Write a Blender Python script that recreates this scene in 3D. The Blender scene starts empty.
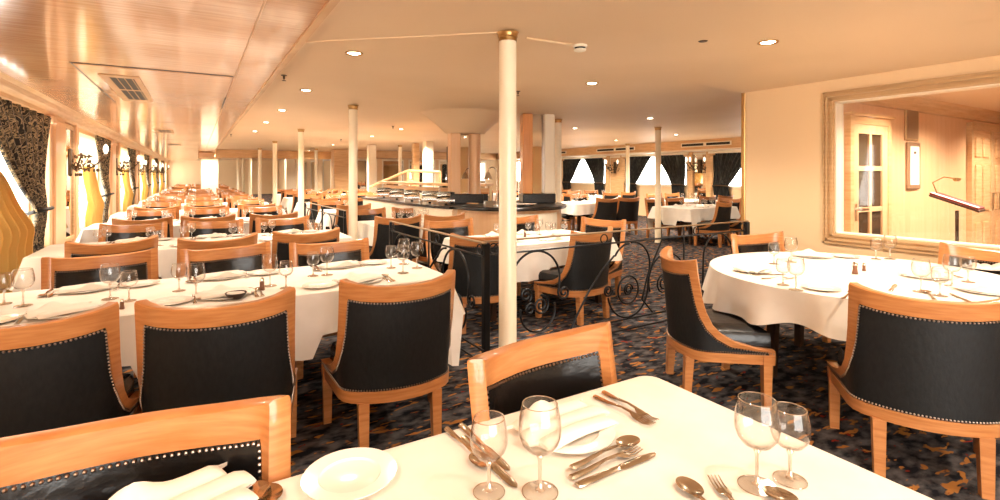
import bpy, math, random
from mathutils import Vector, Matrix
random.seed(7)
PI = math.pi
C = bpy.context.scene.collection
sc = bpy.context.scene

# ------------------------------------------------------------------ camera
FPX, EYE, HORY = 505.0, 1.47, 174.0
YAW = math.atan(304 / 505)
SN, CS = math.sin(YAW), math.cos(YAW)
CEIL = 2.48
cam_d = bpy.data.cameras.new('camera'); cam = bpy.data.objects.new('camera', cam_d); C.objects.link(cam)
cam_d.sensor_width = 36; cam_d.lens = FPX / 1000 * 36
cam_d.shift_y = -(250 - HORY) / 1000
cam.location = (0, 0, EYE); cam.rotation_euler = (PI / 2, 0, -YAW)
cam_d.clip_start = .05; cam_d.clip_end = 200
sc.camera = cam

def spot(px, py, z):
    """floor-plan point at height z under an image point"""
    d = FPX * (EYE - z) / (py - HORY); l = (px - 500) / FPX * d
    return (SN * d + CS * l, CS * d - SN * l)
def depth_spot(px, d):
    l = (px - 500) / FPX * d
    return (SN * d + CS * l, CS * d - SN * l)
def proj_px(x, y):
    d = SN * x + CS * y; l = CS * x - SN * y
    return 500 + FPX * l / d if d > .05 else 1e4 * (1 if l > 0 else -1)

# ------------------------------------------------------------------ materials
def srgb(r, g, b):
    f = lambda c: (c / 255 / 12.92) if c <= 10 else ((c / 255 + .055) / 1.055) ** 2.4
    return (f(r), f(g), f(b), 1)
def mat(name, col, rough=.5, metal=0, coat=0, spec=.5, emis=None, es=0, trans=0, ior=1.45, sheen=0):
    m = bpy.data.materials.new(name); m.use_nodes = True
    p = m.node_tree.nodes['Principled BSDF']
    p.inputs['Base Color'].default_value = col
    p.inputs['Roughness'].default_value = rough
    p.inputs['Metallic'].default_value = metal
    p.inputs['Coat Weight'].default_value = coat
    p.inputs['Coat Roughness'].default_value = .08
    p.inputs['Specular IOR Level'].default_value = spec
    p.inputs['Transmission Weight'].default_value = trans
    p.inputs['IOR'].default_value = ior
    if emis: p.inputs['Emission Color'].default_value = emis; p.inputs['Emission Strength'].default_value = es
    return m
def nodes(m): return m.node_tree.nodes, m.node_tree.links, m.node_tree.nodes['Principled BSDF']
def noise_col(m, c1, c2, scale=(1, 1, 1), ns=8, detail=4, lo=.35, hi=.65, bump=0, coord='Object', dist=0):
    n, l, p = nodes(m)
    tc = n.new('ShaderNodeTexCoord'); mp = n.new('ShaderNodeMapping'); mp.inputs['Scale'].default_value = scale
    no = n.new('ShaderNodeTexNoise'); no.inputs['Scale'].default_value = ns; no.inputs['Detail'].default_value = detail
    no.inputs['Distortion'].default_value = dist
    r = n.new('ShaderNodeValToRGB'); e = r.color_ramp.elements
    e[0].position = lo; e[0].color = c1; e[1].position = hi; e[1].color = c2
    l.new(tc.outputs[coord], mp.inputs[0]); l.new(mp.outputs[0], no.inputs['Vector'])
    l.new(no.outputs['Fac'], r.inputs[0]); l.new(r.outputs[0], p.inputs['Base Color'])
    if bump:
        b = n.new('ShaderNodeBump'); b.inputs['Strength'].default_value = bump; b.inputs['Distance'].default_value = .01
        l.new(no.outputs['Fac'], b.inputs['Height']); l.new(b.outputs[0], p.inputs['Normal'])
    return m
M = {}
M['wood'] = noise_col(mat('chair_wood', srgb(190, 120, 62), .3, coat=.6), srgb(180, 114, 62), srgb(203, 140, 86), (3, 3, 30), 2.2, 4, .3, .7)
M['wood_rear'] = M['wood']
M['leather'] = noise_col(mat('black_leather', srgb(14, 14, 15), .22, spec=.5), srgb(10, 10, 11), srgb(18, 18, 19), ns=22, bump=.25)
M['vinyl'] = noise_col(mat('charcoal_vinyl', srgb(28, 30, 32), .5), srgb(15, 16, 17), srgb(26, 27, 28), (1, 1, .5), 60, 5, .3, .7, bump=.15)
M['nail'] = mat('pewter_nail', srgb(150, 130, 115), .28, 1)
M['cloth'] = noise_col(mat('white_linen', srgb(242, 236, 226), .85, spec=.2), srgb(232, 224, 212), srgb(240, 233, 223), ns=5, bump=.15)
M['napkin'] = mat('napkin_linen', srgb(234, 226, 214), .8, spec=.2)
M['china'] = mat('white_china', srgb(244, 238, 228), .15, coat=.5)
M['steel'] = mat('cutlery_steel', srgb(200, 185, 165), .18, 1)
M['chrome'] = mat('bright_chrome', srgb(225, 222, 215), .12, 1)
M['brass'] = mat('aged_brass', srgb(190, 150, 95), .35, 1)
M['bronze'] = mat('dark_bronze', srgb(96, 76, 56), .4, .7)
M['iron'] = mat('black_iron', srgb(34, 34, 36), .38, .5)
M['rail_top'] = mat('worn_rail_cap', srgb(150, 125, 95), .4, .4)
M['wall'] = mat('cream_paint', srgb(238, 208, 166), .6)
M['ceil'] = noise_col(mat('ceiling_paint', srgb(226, 198, 160), .55), srgb(232, 201, 163), srgb(238, 208, 172), ns=.7, detail=2)
M['cream_post'] = mat('column_enamel', srgb(250, 236, 208), .3, coat=.3)
M['pale_wood'] = noise_col(mat('pale_maple', srgb(222, 180, 130), .4, coat=.2), srgb(208, 162, 112), srgb(230, 190, 142), (1, 1, 14), 3, 4, .3, .7)
M['frame_wood'] = noise_col(mat('limed_oak', srgb(190, 155, 110), .45), srgb(196, 160, 116), srgb(212, 178, 134), (6, 1, 12), 3, 4, .3, .7)
M['frame_v'] = noise_col(mat('limed_oak_upright', srgb(190, 155, 110), .45), srgb(170, 134, 92), srgb(206, 172, 128), (20, 20, 1), 3, 4, .3, .7)
M['pale_v'] = noise_col(mat('pale_maple_upright', srgb(226, 186, 138), .4, coat=.2), srgb(226, 180, 136), srgb(234, 192, 150), (9, 9, .5), 2, 4, .3, .7)
M['wood_v'] = noise_col(mat('amber_wood_upright', srgb(226, 150, 80), .35, coat=.3), srgb(216, 138, 70), srgb(234, 162, 92), (12, 12, .6), 2, 4, .3, .7)
M['taupe'] = mat('taupe_frame', srgb(142, 112, 84), .4)
M['white_wood'] = mat('off_white_gloss', srgb(246, 234, 212), .35)
M['mirror'] = mat('mirror_glass', srgb(215, 208, 198), .03, 1)
M['granite'] = noise_col(mat('dark_granite', srgb(30, 27, 25), .28, coat=.15), srgb(16, 15, 15), srgb(46, 42, 38), ns=70, lo=.45, hi=.7)
M['black'] = mat('black_plastic', srgb(24, 22, 20), .5)
M['dark_wood'] = mat('dark_table_wood', srgb(60, 38, 24), .4)
M['red'] = mat('red_leather', srgb(120, 28, 30), .5)
M['paper'] = mat('menu_paper', srgb(238, 232, 220), .8)
M['pepper'] = mat('pepper_brown', srgb(120, 75, 50), .4, coat=.5)
M['pink'] = mat('dusty_pink_cloth', srgb(214, 180, 160), .8)
M['wood_ceiling'] = noise_col(mat('lacquered_ply', srgb(205, 155, 100), .2, coat=.5), srgb(206, 152, 108), srgb(230, 184, 140), (2.2, 30, 1), 1.2, 5, .3, .7, bump=.03)
nodes(M['wood_ceiling'])[2].inputs['Coat Roughness'].default_value = .1
M['bulb'] = mat('lamp_glow', srgb(255, 244, 220), .5, emis=(1, .86, .66, 1), es=14)
M['candle'] = mat('candle_glow', srgb(255, 248, 236), .5, emis=(1, .88, .72, 1), es=.9)
M['silk'] = mat('gold_silk', srgb(226, 176, 84), .4, sheen=.3)
M['drape_dark'] = noise_col(mat('charcoal_drape', srgb(36, 38, 38), .7), srgb(26, 28, 28), srgb(66, 66, 62), (1, 6, 1), 6, 3, .45, .75)

def drape_pattern():
    m = mat('scroll_pattern_drape', srgb(60, 50, 40), .6); n, l, p = nodes(m)
    tc = n.new('ShaderNodeTexCoord'); no = n.new('ShaderNodeTexNoise'); no.inputs['Scale'].default_value = 8.5
    no.inputs['Detail'].default_value = 1.5; no.inputs['Distortion'].default_value = 2.2
    r = n.new('ShaderNodeValToRGB'); e = r.color_ramp.elements
    e[0].position = .45; e[0].color = srgb(26, 25, 26); e[1].position = .49; e[1].color = srgb(200, 178, 138)
    e2 = r.color_ramp.elements.new(.57); e2.color = srgb(40, 37, 36); e3 = r.color_ramp.elements.new(.66); e3.color = srgb(120, 106, 84)
    l.new(tc.outputs['Object'], no.inputs['Vector']); l.new(no.outputs['Fac'], r.inputs[0]); l.new(r.outputs[0], p.inputs['Base Color'])
    return m
M['drape'] = drape_pattern()
def translucent(name, col, mixf=.6):
    m = bpy.data.materials.new(name); m.use_nodes = True; n = m.node_tree.nodes; l = m.node_tree.links; n.clear()
    o = n.new('ShaderNodeOutputMaterial'); a = n.new('ShaderNodeBsdfDiffuse'); b = n.new('ShaderNodeBsdfTranslucent'); x = n.new('ShaderNodeMixShader')
    a.inputs[0].default_value = col; b.inputs[0].default_value = col; x.inputs[0].default_value = mixf
    l.new(a.outputs[0], x.inputs[1]); l.new(b.outputs[0], x.inputs[2]); l.new(x.outputs[0], o.inputs[0]); return m
M['sheer'] = translucent('yellow_sheer', srgb(232, 190, 112), .15)
M['sheer_white'] = translucent('white_sheer', srgb(250, 244, 226), .7)
def thin_glass(name, base=.04, edge=.75, tint=(1, 1, 1, 1), power=3.0, rim=None):
    m = bpy.data.materials.new(name); m.use_nodes = True; n = m.node_tree.nodes; l = m.node_tree.links; n.clear()
    o = n.new('ShaderNodeOutputMaterial'); t = n.new('ShaderNodeBsdfTransparent'); g = n.new('ShaderNodeBsdfGlossy')
    g.inputs['Roughness'].default_value = .03; g.inputs['Color'].default_value = (1, 1, 1, 1); t.inputs[0].default_value = tint
    lw = n.new('ShaderNodeLayerWeight'); lw.inputs[0].default_value = .5
    pw = n.new('ShaderNodeMath'); pw.operation = 'POWER'; pw.inputs[1].default_value = power
    ml = n.new('ShaderNodeMath'); ml.operation = 'MULTIPLY_ADD'; ml.inputs[1].default_value = edge; ml.inputs[2].default_value = base
    x = n.new('ShaderNodeMixShader')
    l.new(lw.outputs['Facing'], pw.inputs[0]); l.new(pw.outputs[0], ml.inputs[0]); l.new(ml.outputs[0], x.inputs[0])
    if rim:
        p2 = n.new('ShaderNodeMath'); p2.operation = 'POWER'; p2.inputs[1].default_value = 3.2; l.new(lw.outputs['Facing'], p2.inputs[0])
        c = n.new('ShaderNodeMix'); c.data_type = 'RGBA'; c.inputs['A'].default_value = tint; c.inputs['B'].default_value = rim  # edge tint stands in for darkness refracted at the glass outline
        l.new(p2.outputs[0], c.inputs['Factor']); l.new(c.outputs['Result'], t.inputs[0])
    l.new(t.outputs[0], x.inputs[1]); l.new(g.outputs[0], x.inputs[2]); l.new(x.outputs[0], o.inputs[0]); return m
M['glass'] = thin_glass('drinking_glass', .14, .75, (.975, .97, .96, 1), 3.2, (.50, .42, .34, 1))
M['pane'] = thin_glass('window_glass', .03, .4, (.97, .97, .96, 1), 4)
M['glass_near'] = thin_glass('crystal_glass', .035, .85, (.985, .98, .97, 1), 3.6, (.42, .34, .27, 1))
M['glass_rim'] = thin_glass('crystal_edge', .38, .5, (.80, .72, .64, 1), 2.0, (.5, .42, .34, 1))
def carpet():
    m = mat('patterned_carpet', srgb(50, 48, 50), .95, spec=.1); n, l, p = nodes(m)
    tc = n.new('ShaderNodeTexCoord')
    def nz(scale, s, det, dist=0):
        mp = n.new('ShaderNodeMapping'); mp.inputs['Scale'].default_value = scale; l.new(tc.outputs['Object'], mp.inputs[0])
        o = n.new('ShaderNodeTexNoise'); o.inputs['Scale'].default_value = s; o.inputs['Detail'].default_value = det; o.inputs['Distortion'].default_value = dist
        l.new(mp.outputs[0], o.inputs['Vector']); return o.outputs['Fac']
    def ramp(fac, a, b, ca=(0, 0, 0, 1), cb=(1, 1, 1, 1)):
        r = n.new('ShaderNodeValToRGB'); e = r.color_ramp.elements; e[0].position = a; e[1].position = b; e[0].color = ca; e[1].color = cb
        l.new(fac, r.inputs[0]); return r.outputs[0]
    def mix(f, a, b):
        x = n.new('ShaderNodeMix'); x.data_type = 'RGBA'; l.new(f, x.inputs['Factor']); l.new(a, x.inputs['A']); 
        if isinstance(b, tuple): x.inputs['B'].default_value = b
        else: l.new(b, x.inputs['B'])
        return x.outputs['Result']
    base = ramp(nz((1, 1.6, 1), 9, 6), .40, .66, srgb(26, 27, 33), srgb(98, 94, 94))
    c2 = mix(ramp(nz((1.3, 3.2, 1), 6.2, 2, .4), .60, .64), base, srgb(168, 112, 56))
    c3 = mix(ramp(nz((1.6, 3, 1.4), 7.1, 2, .6), .67, .71), c2, srgb(130, 40, 28))
    l.new(c3, p.inputs['Base Color']); return m
M['carpet'] = carpet()

# ------------------------------------------------------------------ mesh builder
class MB:
    def __init__(s): s.v = []; s.f = []; s.sm = []
    def add(s, vs, fs, smooth=True):
        b = len(s.v); s.v += [tuple(v) for v in vs]; s.f += [tuple(b + i for i in f) for f in fs]; s.sm += [smooth] * len(fs); return s
    def box(s, x0, y0, z0, x1, y1, z1, smooth=False):
        vs = [(x0, y0, z0), (x1, y0, z0), (x1, y1, z0), (x0, y1, z0), (x0, y0, z1), (x1, y0, z1), (x1, y1, z1), (x0, y1, z1)]
        return s.add(vs, [(0, 3, 2, 1), (4, 5, 6, 7), (0, 1, 5, 4), (1, 2, 6, 5), (2, 3, 7, 6), (3, 0, 4, 7)], smooth)
    def bbox(s, x0, y0, z0, x1, y1, z1, b=.005):
        """box with chamfered edges"""
        bm = []
        for z, i in ((z0, b), (z0 + b, 0), (z1 - b, 0), (z1, b)):
            X0, Y0, X1, Y1 = x0 + i, y0 + i, x1 - i, y1 - i
            bm.append([(X0 + b, Y0, z), (X1 - b, Y0, z), (X1, Y0 + b, z), (X1, Y1 - b, z), (X1 - b, Y1, z), (X0 + b, Y1, z), (X0, Y1 - b, z), (X0, Y0 + b, z)])
        return s.loft(bm, True, True, False)
    def loft(s, rings, cap0=False, cap1=False, smooth=True, closed=True):
        n = len(rings[0]); vs = [p for r in rings for p in r]; fs = []
        for i in range(len(rings) - 1):
            for j in range(n if closed else n - 1):
                k = (j + 1) % n; fs.append((i * n + j, i * n + k, (i + 1) * n + k, (i + 1) * n + j))
        s.add(vs, fs, smooth)
        if cap0: s.add(rings[0], [tuple(reversed(range(n)))], False)
        if cap1: s.add(rings[-1], [tuple(range(n))], False)
        return s
    def lathe(s, prof, n=16, cx=0, cy=0, smooth=True, cap0=False, cap1=False):
        rings = [[(cx + r * math.cos(2 * PI * j / n), cy + r * math.sin(2 * PI * j / n), z) for j in range(n)] for r, z in prof]
        return s.loft(rings, cap0, cap1, smooth)
    def tube(s, pts, r, n=6, caps=True, closed=False):
        P = [Vector(p) for p in pts]; rings = []; N = len(P); up = None
        for i, p in enumerate(P):
            a = P[(i - 1) % N] if closed else P[max(0, i - 1)]; b = P[(i + 1) % N] if closed else P[min(N - 1, i + 1)]
            t = (b - a)
            if t.length < 1e-9: t = Vector((0, 0, 1))
            t.normalize()
            if up is None: up = Vector((0, 0, 1)) if abs(t.z) < .9 else Vector((1, 0, 0))
            u = t.cross(up)
            if u.length < 1e-6: u = t.cross(Vector((1, .3, .2)))
            u.normalize(); w = u.cross(t).normalized(); up = w
            rr = r[i] if isinstance(r, (list, tuple)) else r
            rings.append([tuple(p + u * (rr * math.cos(2 * PI * j / n)) + w * (rr * math.sin(2 * PI * j / n))) for j in range(n)])
        if closed: rings.append(rings[0])
        return s.loft(rings, caps and not closed, caps and not closed)
    def taper(s, p0, p1, a, b):
        """square post from p0 (half width a) to p1 (half width b)"""
        r = [[(p[0] - h, p[1] - h, p[2]), (p[0] + h, p[1] - h, p[2]), (p[0] + h, p[1] + h, p[2]), (p[0] - h, p[1] + h, p[2])] for p, h in ((p0, a), (p1, b))]
        return s.loft(r, True, True, False)
    def ball(s, c, r, n=8, m=5, sz=1):
        prof = [(max(1e-4, r * math.sin(PI * i / m)), c[2] - sz * r * math.cos(PI * i / m)) for i in range(m + 1)]
        return s.lathe(prof, n, c[0], c[1])
    def grid(s, fn, nu, nv, smooth=True, flip=False):
        vs = [fn(i / nu, j / nv) for i in range(nu + 1) for j in range(nv + 1)]
        fs = []
        for i in range(nu):
            for j in range(nv):
                q = (i * (nv + 1) + j, (i + 1) * (nv + 1) + j, (i + 1) * (nv + 1) + j + 1, i * (nv + 1) + j + 1)
                fs.append(q if not flip else tuple(reversed(q)))
        return s.add(vs, fs, smooth)
    def build(s, name, m, parent=None, solid=0):
        me = bpy.data.meshes.new(name); me.from_pydata(s.v, [], s.f); me.polygons.foreach_set('use_smooth', s.sm)
        me.materials.append(m if not isinstance(m, str) else M[m]); me.update()
        if any(s.sm): me.set_sharp_from_angle(angle=math.radians(38))
        o = bpy.data.objects.new(name, me); C.objects.link(o)
        if parent: o.parent = parent
        if solid:
            md = o.modifiers.new('solid', 'SOLIDIFY'); md.thickness = solid; md.offset = 0
        return o
def sub(pts, k):
    out = []
    for a, b in zip(pts, pts[1:]):
        for i in range(k): out.append(tuple(a[j] + (b[j] - a[j]) * i / k for j in range(len(a))))
    return out + [pts[-1]]

AUTO = []      # things whose label gets its place among its likes at the end
def tag(o, label, cat, group=None, auto=False, kind=None):
    o['label'] = label; o['category'] = cat
    if group: o['group'] = group
    if kind: o['kind'] = kind
    if auto: AUTO.append(o)
    return o
def thing(name, label, cat, loc=(0, 0, 0), rz=0, group=None, auto=False):
    o = bpy.data.objects.new(name, None); C.objects.link(o); o.empty_display_size = .1
    o.location = loc; o.rotation_euler = (0, 0, rz); return tag(o, label, cat, group, auto)
def struct(mb, name, m, parent=None):
    o = mb.build(name, m, parent)
    if parent is None: o['kind'] = 'structure'
    return o
def dup(o, loc=None, rz=None, label=None, group=None, auto=False, parent=None):
    c = o.copy(); C.objects.link(c)
    if parent is not None: c.parent = parent
    if loc is not None: c.location = loc
    if rz is not None: c.rotation_euler = (0, 0, rz)
    if label: c['label'] = label
    if group: c['group'] = group
    elif label and 'group' in c: del c['group']
    if auto: AUTO.append(c)
    for ch in list(o.children): dup(ch, parent=c)
    return c

# ================================================================== SETTING
LW, RW, FW = -1.7, 5.55, 13.5        # left wall, right window wall, far right wall
SOF = .64                             # edge of the lacquered wooden soffit
BY = -3.2
struct(MB().box(LW - .3, BY, -.1, FW + .3, 41, 0), 'floor', 'carpet')
mb = MB().box(SOF, BY, CEIL, FW + .3, 41, CEIL + .12)
struct(mb, 'ceiling', 'ceil')
# ceiling strip along the window wall, slope added so the band shades darker
mb = MB(); mb.grid(lambda u, v: (4.45 + 1.1 * u, BY + (3.65 - BY) * v, CEIL - .002 - .05 * u * u * (3 - 2 * u)), 12, 2, flip=True)
struct(mb, 'trim_1', 'ceil')
mb = MB().box(LW, BY, 2.40, SOF, 41, CEIL + .12); struct(mb, 'trim_2', 'wood_ceiling')
mb = MB(); mb.box(SOF - .035, BY, 2.385, SOF + .012, 41, 2.40); mb.box(SOF, BY, 2.40, SOF + .02, 41, 2.43)
struct(mb, 'trim_3', 'pale_wood')
# thin joints between the ceiling boards
mb = MB(); mb.box(.313, BY, 2.394, .323, 41, 2.4005)
struct(mb, 'trim_4', 'pale_wood')
mb = MB()
for y in (2.7, 10.9, 13.6, 16.3, 19, 21.7): mb.box(-1.5, y, 2.398, .31, y + .008, 2.4005)
struct(mb, 'trim_5', 'dark_wood')
# crown moulding on the left wall
mb = MB(); prof = [(0, 2.24), (.035, 2.25), (.05, 2.29), (.10, 2.33), (.13, 2.375), (.18, 2.40), (0, 2.40)]
mb.loft([[(LW + a, y, z) for a, z in prof] for y in (BY, 41)], True, True, False)
struct(mb, 'trim_6', 'pale_wood')

# left wall with its window openings; bays of 5.3 m
bays = [3.4 + 5.3 * k for k in range(0, 7)]       # y where each broad pilaster starts (3.4 is outside the view)
wins = [(b + 1.95, b + 5.3) for b in bays]
mb = MB(); Z0, Z1 = .55, 2.18
prev = BY
for a, b in wins:
    mb.box(LW - .2, prev, 0, LW, a, CEIL); mb.box(LW - .2, a, 0, LW, b, Z0); mb.box(LW - .2, a, Z1, LW, b, CEIL); prev = b
mb.box(LW - .2, prev, 0, LW, 41, CEIL)
struct(mb, 'wall_left', 'wall')
for i, (a, b) in enumerate(wins):
    mb = MB(); mb.box(LW - .17, a, Z0, LW - .155, b, Z1)
    w = struct(mb, 'window_%d' % (i + 1), 'pane')
    fr = MB()
    for y0, y1, z0, z1 in ((a, b, Z0, Z0 + .05), (a, b, Z1 - .05, Z1), (a, a + .05, Z0, Z1), (b - .05, b, Z0, Z1), ((a + b) / 2 - .02, (a + b) / 2 + .02, Z0, Z1)):
        fr.box(LW - .19, y0, z0, LW - .14, y1, z1)
    fr.build('window_frame', 'white_wood', w)
# pilasters, mirrors
n_tr = 7
for i, b in enumerate(bays):
    p = MB(); p.bbox(LW, b, 0, LW + .07, b + .85, 2.26, .012); p.bbox(LW, b + .1, 0, LW + .10, b + .75, 2.2, .02)
    p.bbox(LW, b + 1.78, 0, LW + .06, b + 1.95, 2.26, .01)
    p.bbox(LW, b - .05, 2.12, LW + .12, b + .12, 2.24, .02)
    struct(p, 'trim_%d' % n_tr, 'pale_v'); n_tr += 1
    if b > 5:
        m_ = thing('wall_mirror', 'tall narrow mirror panel on the left wall between windows', 'mirror', (LW, b + 1.31, 0), 0, 'mirrors between the left windows', True)
        MB().box(.004, -.42, .5, .015, .42, 2.16).build('mirror_glass', 'mirror', m_)
        f = MB()
        for y0, y1, z0, z1 in ((-.45, .45, .44, .5), (-.45, .45, 2.16, 2.22), (-.45, -.42, .5, 2.16), (.42, .45, .5, 2.16)): f.box(.002, y0, z0, .03, y1, z1)
        f.build('mirror_frame', 'pale_wood', m_)

# right wall with the large internal window
WY0, WY1, WZ0, WZ1 = -.6, 2.74, .763, 2.306
fw = .105
mb = MB(); a0, a1, b0, b1 = WY0 + fw, WY1 - fw, WZ0 + fw, WZ1 - fw
mb.box(RW, BY, 0, RW + .14, a0, CEIL); mb.box(RW, a1, 0, RW + .14, 3.65, CEIL)
mb.box(RW, a0, 0, RW + .14, a1, b0); mb.box(RW, a0, b1, RW + .14, a1, CEIL)
struct(mb, 'wall_right', 'wall')
w = struct(MB().box(RW + .10, a0, b0, RW + .108, a1, b1), 'window_8', 'pane')
f = MB()
for (y0, y1, z0, z1) in ((WY0, WY1, WZ0, b0), (WY0, WY1, b1, WZ1), (WY0, a0, b0, b1), (a1, WY1, b0, b1)):
    f.box(RW - .018, y0, z0, RW - .002, y1, z1)
for k, t in ((.0, .028), (.035, .045), (.078, .036)):      # stepped mouldings
    e = fw - k - .02
    for (y0, y1, z0, z1) in ((WY0 + k, WY1 - k, WZ0 + k, WZ0 + k + .018), (WY0 + k, WY1 - k, WZ1 - k - .018, WZ1 - k), (WY0 + k, WY0 + k + .018, WZ0 + k, WZ1 - k), (WY1 - k - .018, WY1 - k, WZ0 + k, WZ1 - k)):
        f.box(RW - t, y0, z0, RW - .002, y1, z1)
f.build('window_frame', 'frame_wood', w)
f = MB()
for (y0, y1, z0, z1) in ((a0, a1, b0, b0 + .012), (a0, a1, b1 - .012, b1), (a0, a0 + .012, b0, b1), (a1 - .012, a1, b0, b1)): f.box(RW, y0, z0, RW + .145, y1, z1)
f.build('window_reveal', 'white_wood', w)
struct(MB().bbox(RW - .012, 3.61, 0, RW + .15, 3.66, CEIL, .006), 'trim_20', 'brass')
struct(MB().box(RW - .015, BY, 0, RW - .001, 3.6, .1), 'baseboard_right', 'frame_wood')
struct(MB().box(RW + .14, 3.5, 0, FW + .3, 3.65, CEIL), 'wall_front', 'wall')

struct(MB().box(2.3, BY - .1, 0, RW + .14, BY, CEIL), 'wall_rear_blocker', 'wall')  # added unseen part wall, keeps the bright world out of the column mirrors
# vestibule behind the window
VY = 2.65
struct(MB().box(RW + .14, VY, 0, 11.2, VY + .12, CEIL), 'wall_vestibule', 'pale_v')
struct(MB().box(11.2, BY, 0, 11.3, VY + .12, CEIL), 'wall_vestibule_end', 'pale_v')
mb = MB(); mb.box(RW + .14, BY, 2.36, 11.2, VY, 2.40)
struct(mb, 'ceiling_vestibule', 'ceil')
mb = MB(); mb.loft([[(x, VY, 2.22), (x, VY - .03, 2.23), (x, VY - .06, 2.29), (x, VY - .13, 2.33), (x, VY - .15, 2.36), (x, VY, 2.36)] for x in (RW + .14, 11.2)], True, True, False)
struct(mb, 'trim_21', 'pale_wood')
# glazed six-pane door
d = struct(MB(), 'door_1', 'pale_wood')
DX0, DX1, DZ = 5.84, 6.62, 2.0
mb = MB(); zr = [.12, .78, 1.36, 1.94]; y0, y1 = VY - .05, VY - .01
xs = [DX0 + .12, (DX0 + DX1) / 2 + .0, DX1 - .12]
mb.box(DX0, y0, 0, DX0 + .12, y1, DZ); mb.box(DX1 - .12, y0, 0, DX1, y1, DZ); mb.box(DX0 + .12, y0 + .001, DZ - .1, DX1 - .12, y1, DZ); mb.box(DX0 + .12, y0 + .001, 0, DX1 - .12, y1, .2)
mb.box(xs[1] - .025, y0 + .002, .2, xs[1] + .025, y1, DZ - .1)
for z in (.65, 1.09, 1.53): mb.box(DX0 + .121, y0 + .003, z - .025, DX1 - .121, y1, z + .025)
leaf = mb.build('door_leaf', 'pale_v', d)
MB().box(DX0 + .1, VY - .03, .18, DX1 - .1, VY - .024, DZ - .08).build('door_glass', mat('brown_glass', srgb(66, 50, 34), .5, spec=.2), d)
h = MB(); h.tube([(DX0 + .05, y0, 1.1), (DX0 + .05, y0 - .05, 1.1), (DX0 + .2, y0 - .05, 1.1)], .014, 8); h.bbox(DX0 + .03, y0 - .008, .98, DX0 + .075, y0, 1.16, .002)
h.build('door_handle', 'chrome', d)
jm = MB(); jm.box(DX0 - .07, VY - .06, 0, DX0, VY, DZ + .08); jm.box(DX1, VY - .06, 0, DX1 + .07, VY, DZ + .08); jm.box(DX0, VY - .06, DZ, DX1, VY, DZ + .08); jm.box(DX0 - .1, VY - .09, DZ + .08, DX1 + .1, VY, DZ + .11)
jm.build('door_frame', 'pale_wood', d)
# panelled double doors further right
for k, (xa, xb) in enumerate(((9.15, 9.85), (9.95, 10.65))):
    d = struct(MB(), 'door_%d' % (k + 2), 'pale_wood')
    mb = MB(); mb.box(xa, VY - .05, 0, xb, VY - .01, 2.08)
    for z0, z1 in ((.25, .8), (.95, 1.6), (1.7, 1.98)):
        for q in (0, 1):
            u0 = xa + .08 + q * (xb - xa - .1) / 2; u1 = u0 + (xb - xa) / 2 - .13
            mb.bbox(u0, VY - .068, z0, u1, VY - .045, z1, .015)
    mb.build('door_leaf', 'pale_wood', d)
    h = MB(); hx = xb - .08 if k == 0 else xa + .08
    h.tube([(hx, VY - .05, .95), (hx, VY - .1, .95), (hx, VY - .1, 1.2), (hx, VY - .05, 1.2)], .01, 6); h.build('door_handle', 'chrome', d)
    jm = MB(); jm.box(xa - .05, VY - .06, 0, xa, VY, 2.08); jm.box(xb, VY - .06, 0, xb + .05, VY, 2.08); jm.box(xa - .05, VY - .07, 2.08, xb + .05, VY, 2.18); jm.build('door_frame', 'frame_wood', d)

# far right wall with curtained windows
fwins = [(14.5, 17.1), (10.75, 13.45), (7.0, 9.8), (18.4, 21)]
mb = MB(); prev = 3.5; SZ0, SZ1 = 1.08, 2.10
for a, b in sorted(fwins):
    mb.box(FW, prev, 0, FW + .2, a, CEIL); mb.box(FW, a, 0, FW + .2, b, SZ0); mb.box(FW, a, SZ1, FW + .2, b, CEIL); prev = b
mb.box(FW, prev, 0, FW + .2, 22.1, CEIL)
struct(mb, 'wall_far', 'wall')
mb = MB(); mb.box(FW - .75, 3.65, 2.2, FW, 22, CEIL - .002); struct(mb, 'trim_22', 'pale_wood')
mb = MB(); mb.bbox(FW - .80, 3.65, 2.16, FW, 22, 2.2, .01); struct(mb, 'trim_23', 'white_wood')
for i, (a, b) in enumerate(fwins):
    w = struct(MB().box(FW + .1, a, SZ0, FW + .11, b, SZ1), 'window_%d' % (9 + i), 'pane')
    f = MB()
    for y0, y1, z0, z1 in ((a, b, SZ0 - .03, SZ0 + .04), (a, a + .06, SZ0, SZ1), (b - .06, b, SZ0, SZ1), (a, b, SZ1 - .04, SZ1)): f.box(FW - .02, y0, z0, FW + .16, y1, z1)
    f.build('window_frame', 'white_wood', w)
    p = MB()
    for y in (a - .24, b + .04): p.bbox(FW - .09, y, 0, FW, y + .2, 2.16, .02)
    for y in (a - .12, b - .1): p.bbox(FW - .13, y, 2.02, FW, y + .22, 2.15, .03)
    struct(p, 'trim_%d' % (24 + i), 'pale_wood')

# end walls of the long room
struct(MB().box(5.3, 22, 0, FW + .3, 22.15, CEIL), 'wall_back_right', 'wall')
struct(MB().box(5.3, 22.15, 0, 5.45, 41, CEIL), 'wall_annex', 'wall')
struct(MB().box(LW - .2, 40.9, 0, 5.45, 41.05, CEIL), 'wall_back', 'wall')
struct(MB().bbox(SOF + .03, 23.6, 2.14, 5.28, 24.0, CEIL - .002, .01), 'trim_30', 'pale_wood')
struct(MB().bbox(5.3, 21.4, 2.16, FW - .82, 22, CEIL - .002, .01), 'trim_31', 'pale_wood')
struct(MB().box(RW + .14, BY - .1, 0, 11.3, BY, 2.5), 'wall_vestibule_rear', 'wall')

# ================================================================== LIGHT
wd = bpy.data.worlds.new('world'); sc.world = wd; wd.use_nodes = True
bg = wd.node_tree.nodes['Background']; bg.inputs[0].default_value = (1, .95, .88, 1); bg.inputs[1].default_value = 6.0  # bright world also enters the open rear as added front fill

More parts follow.
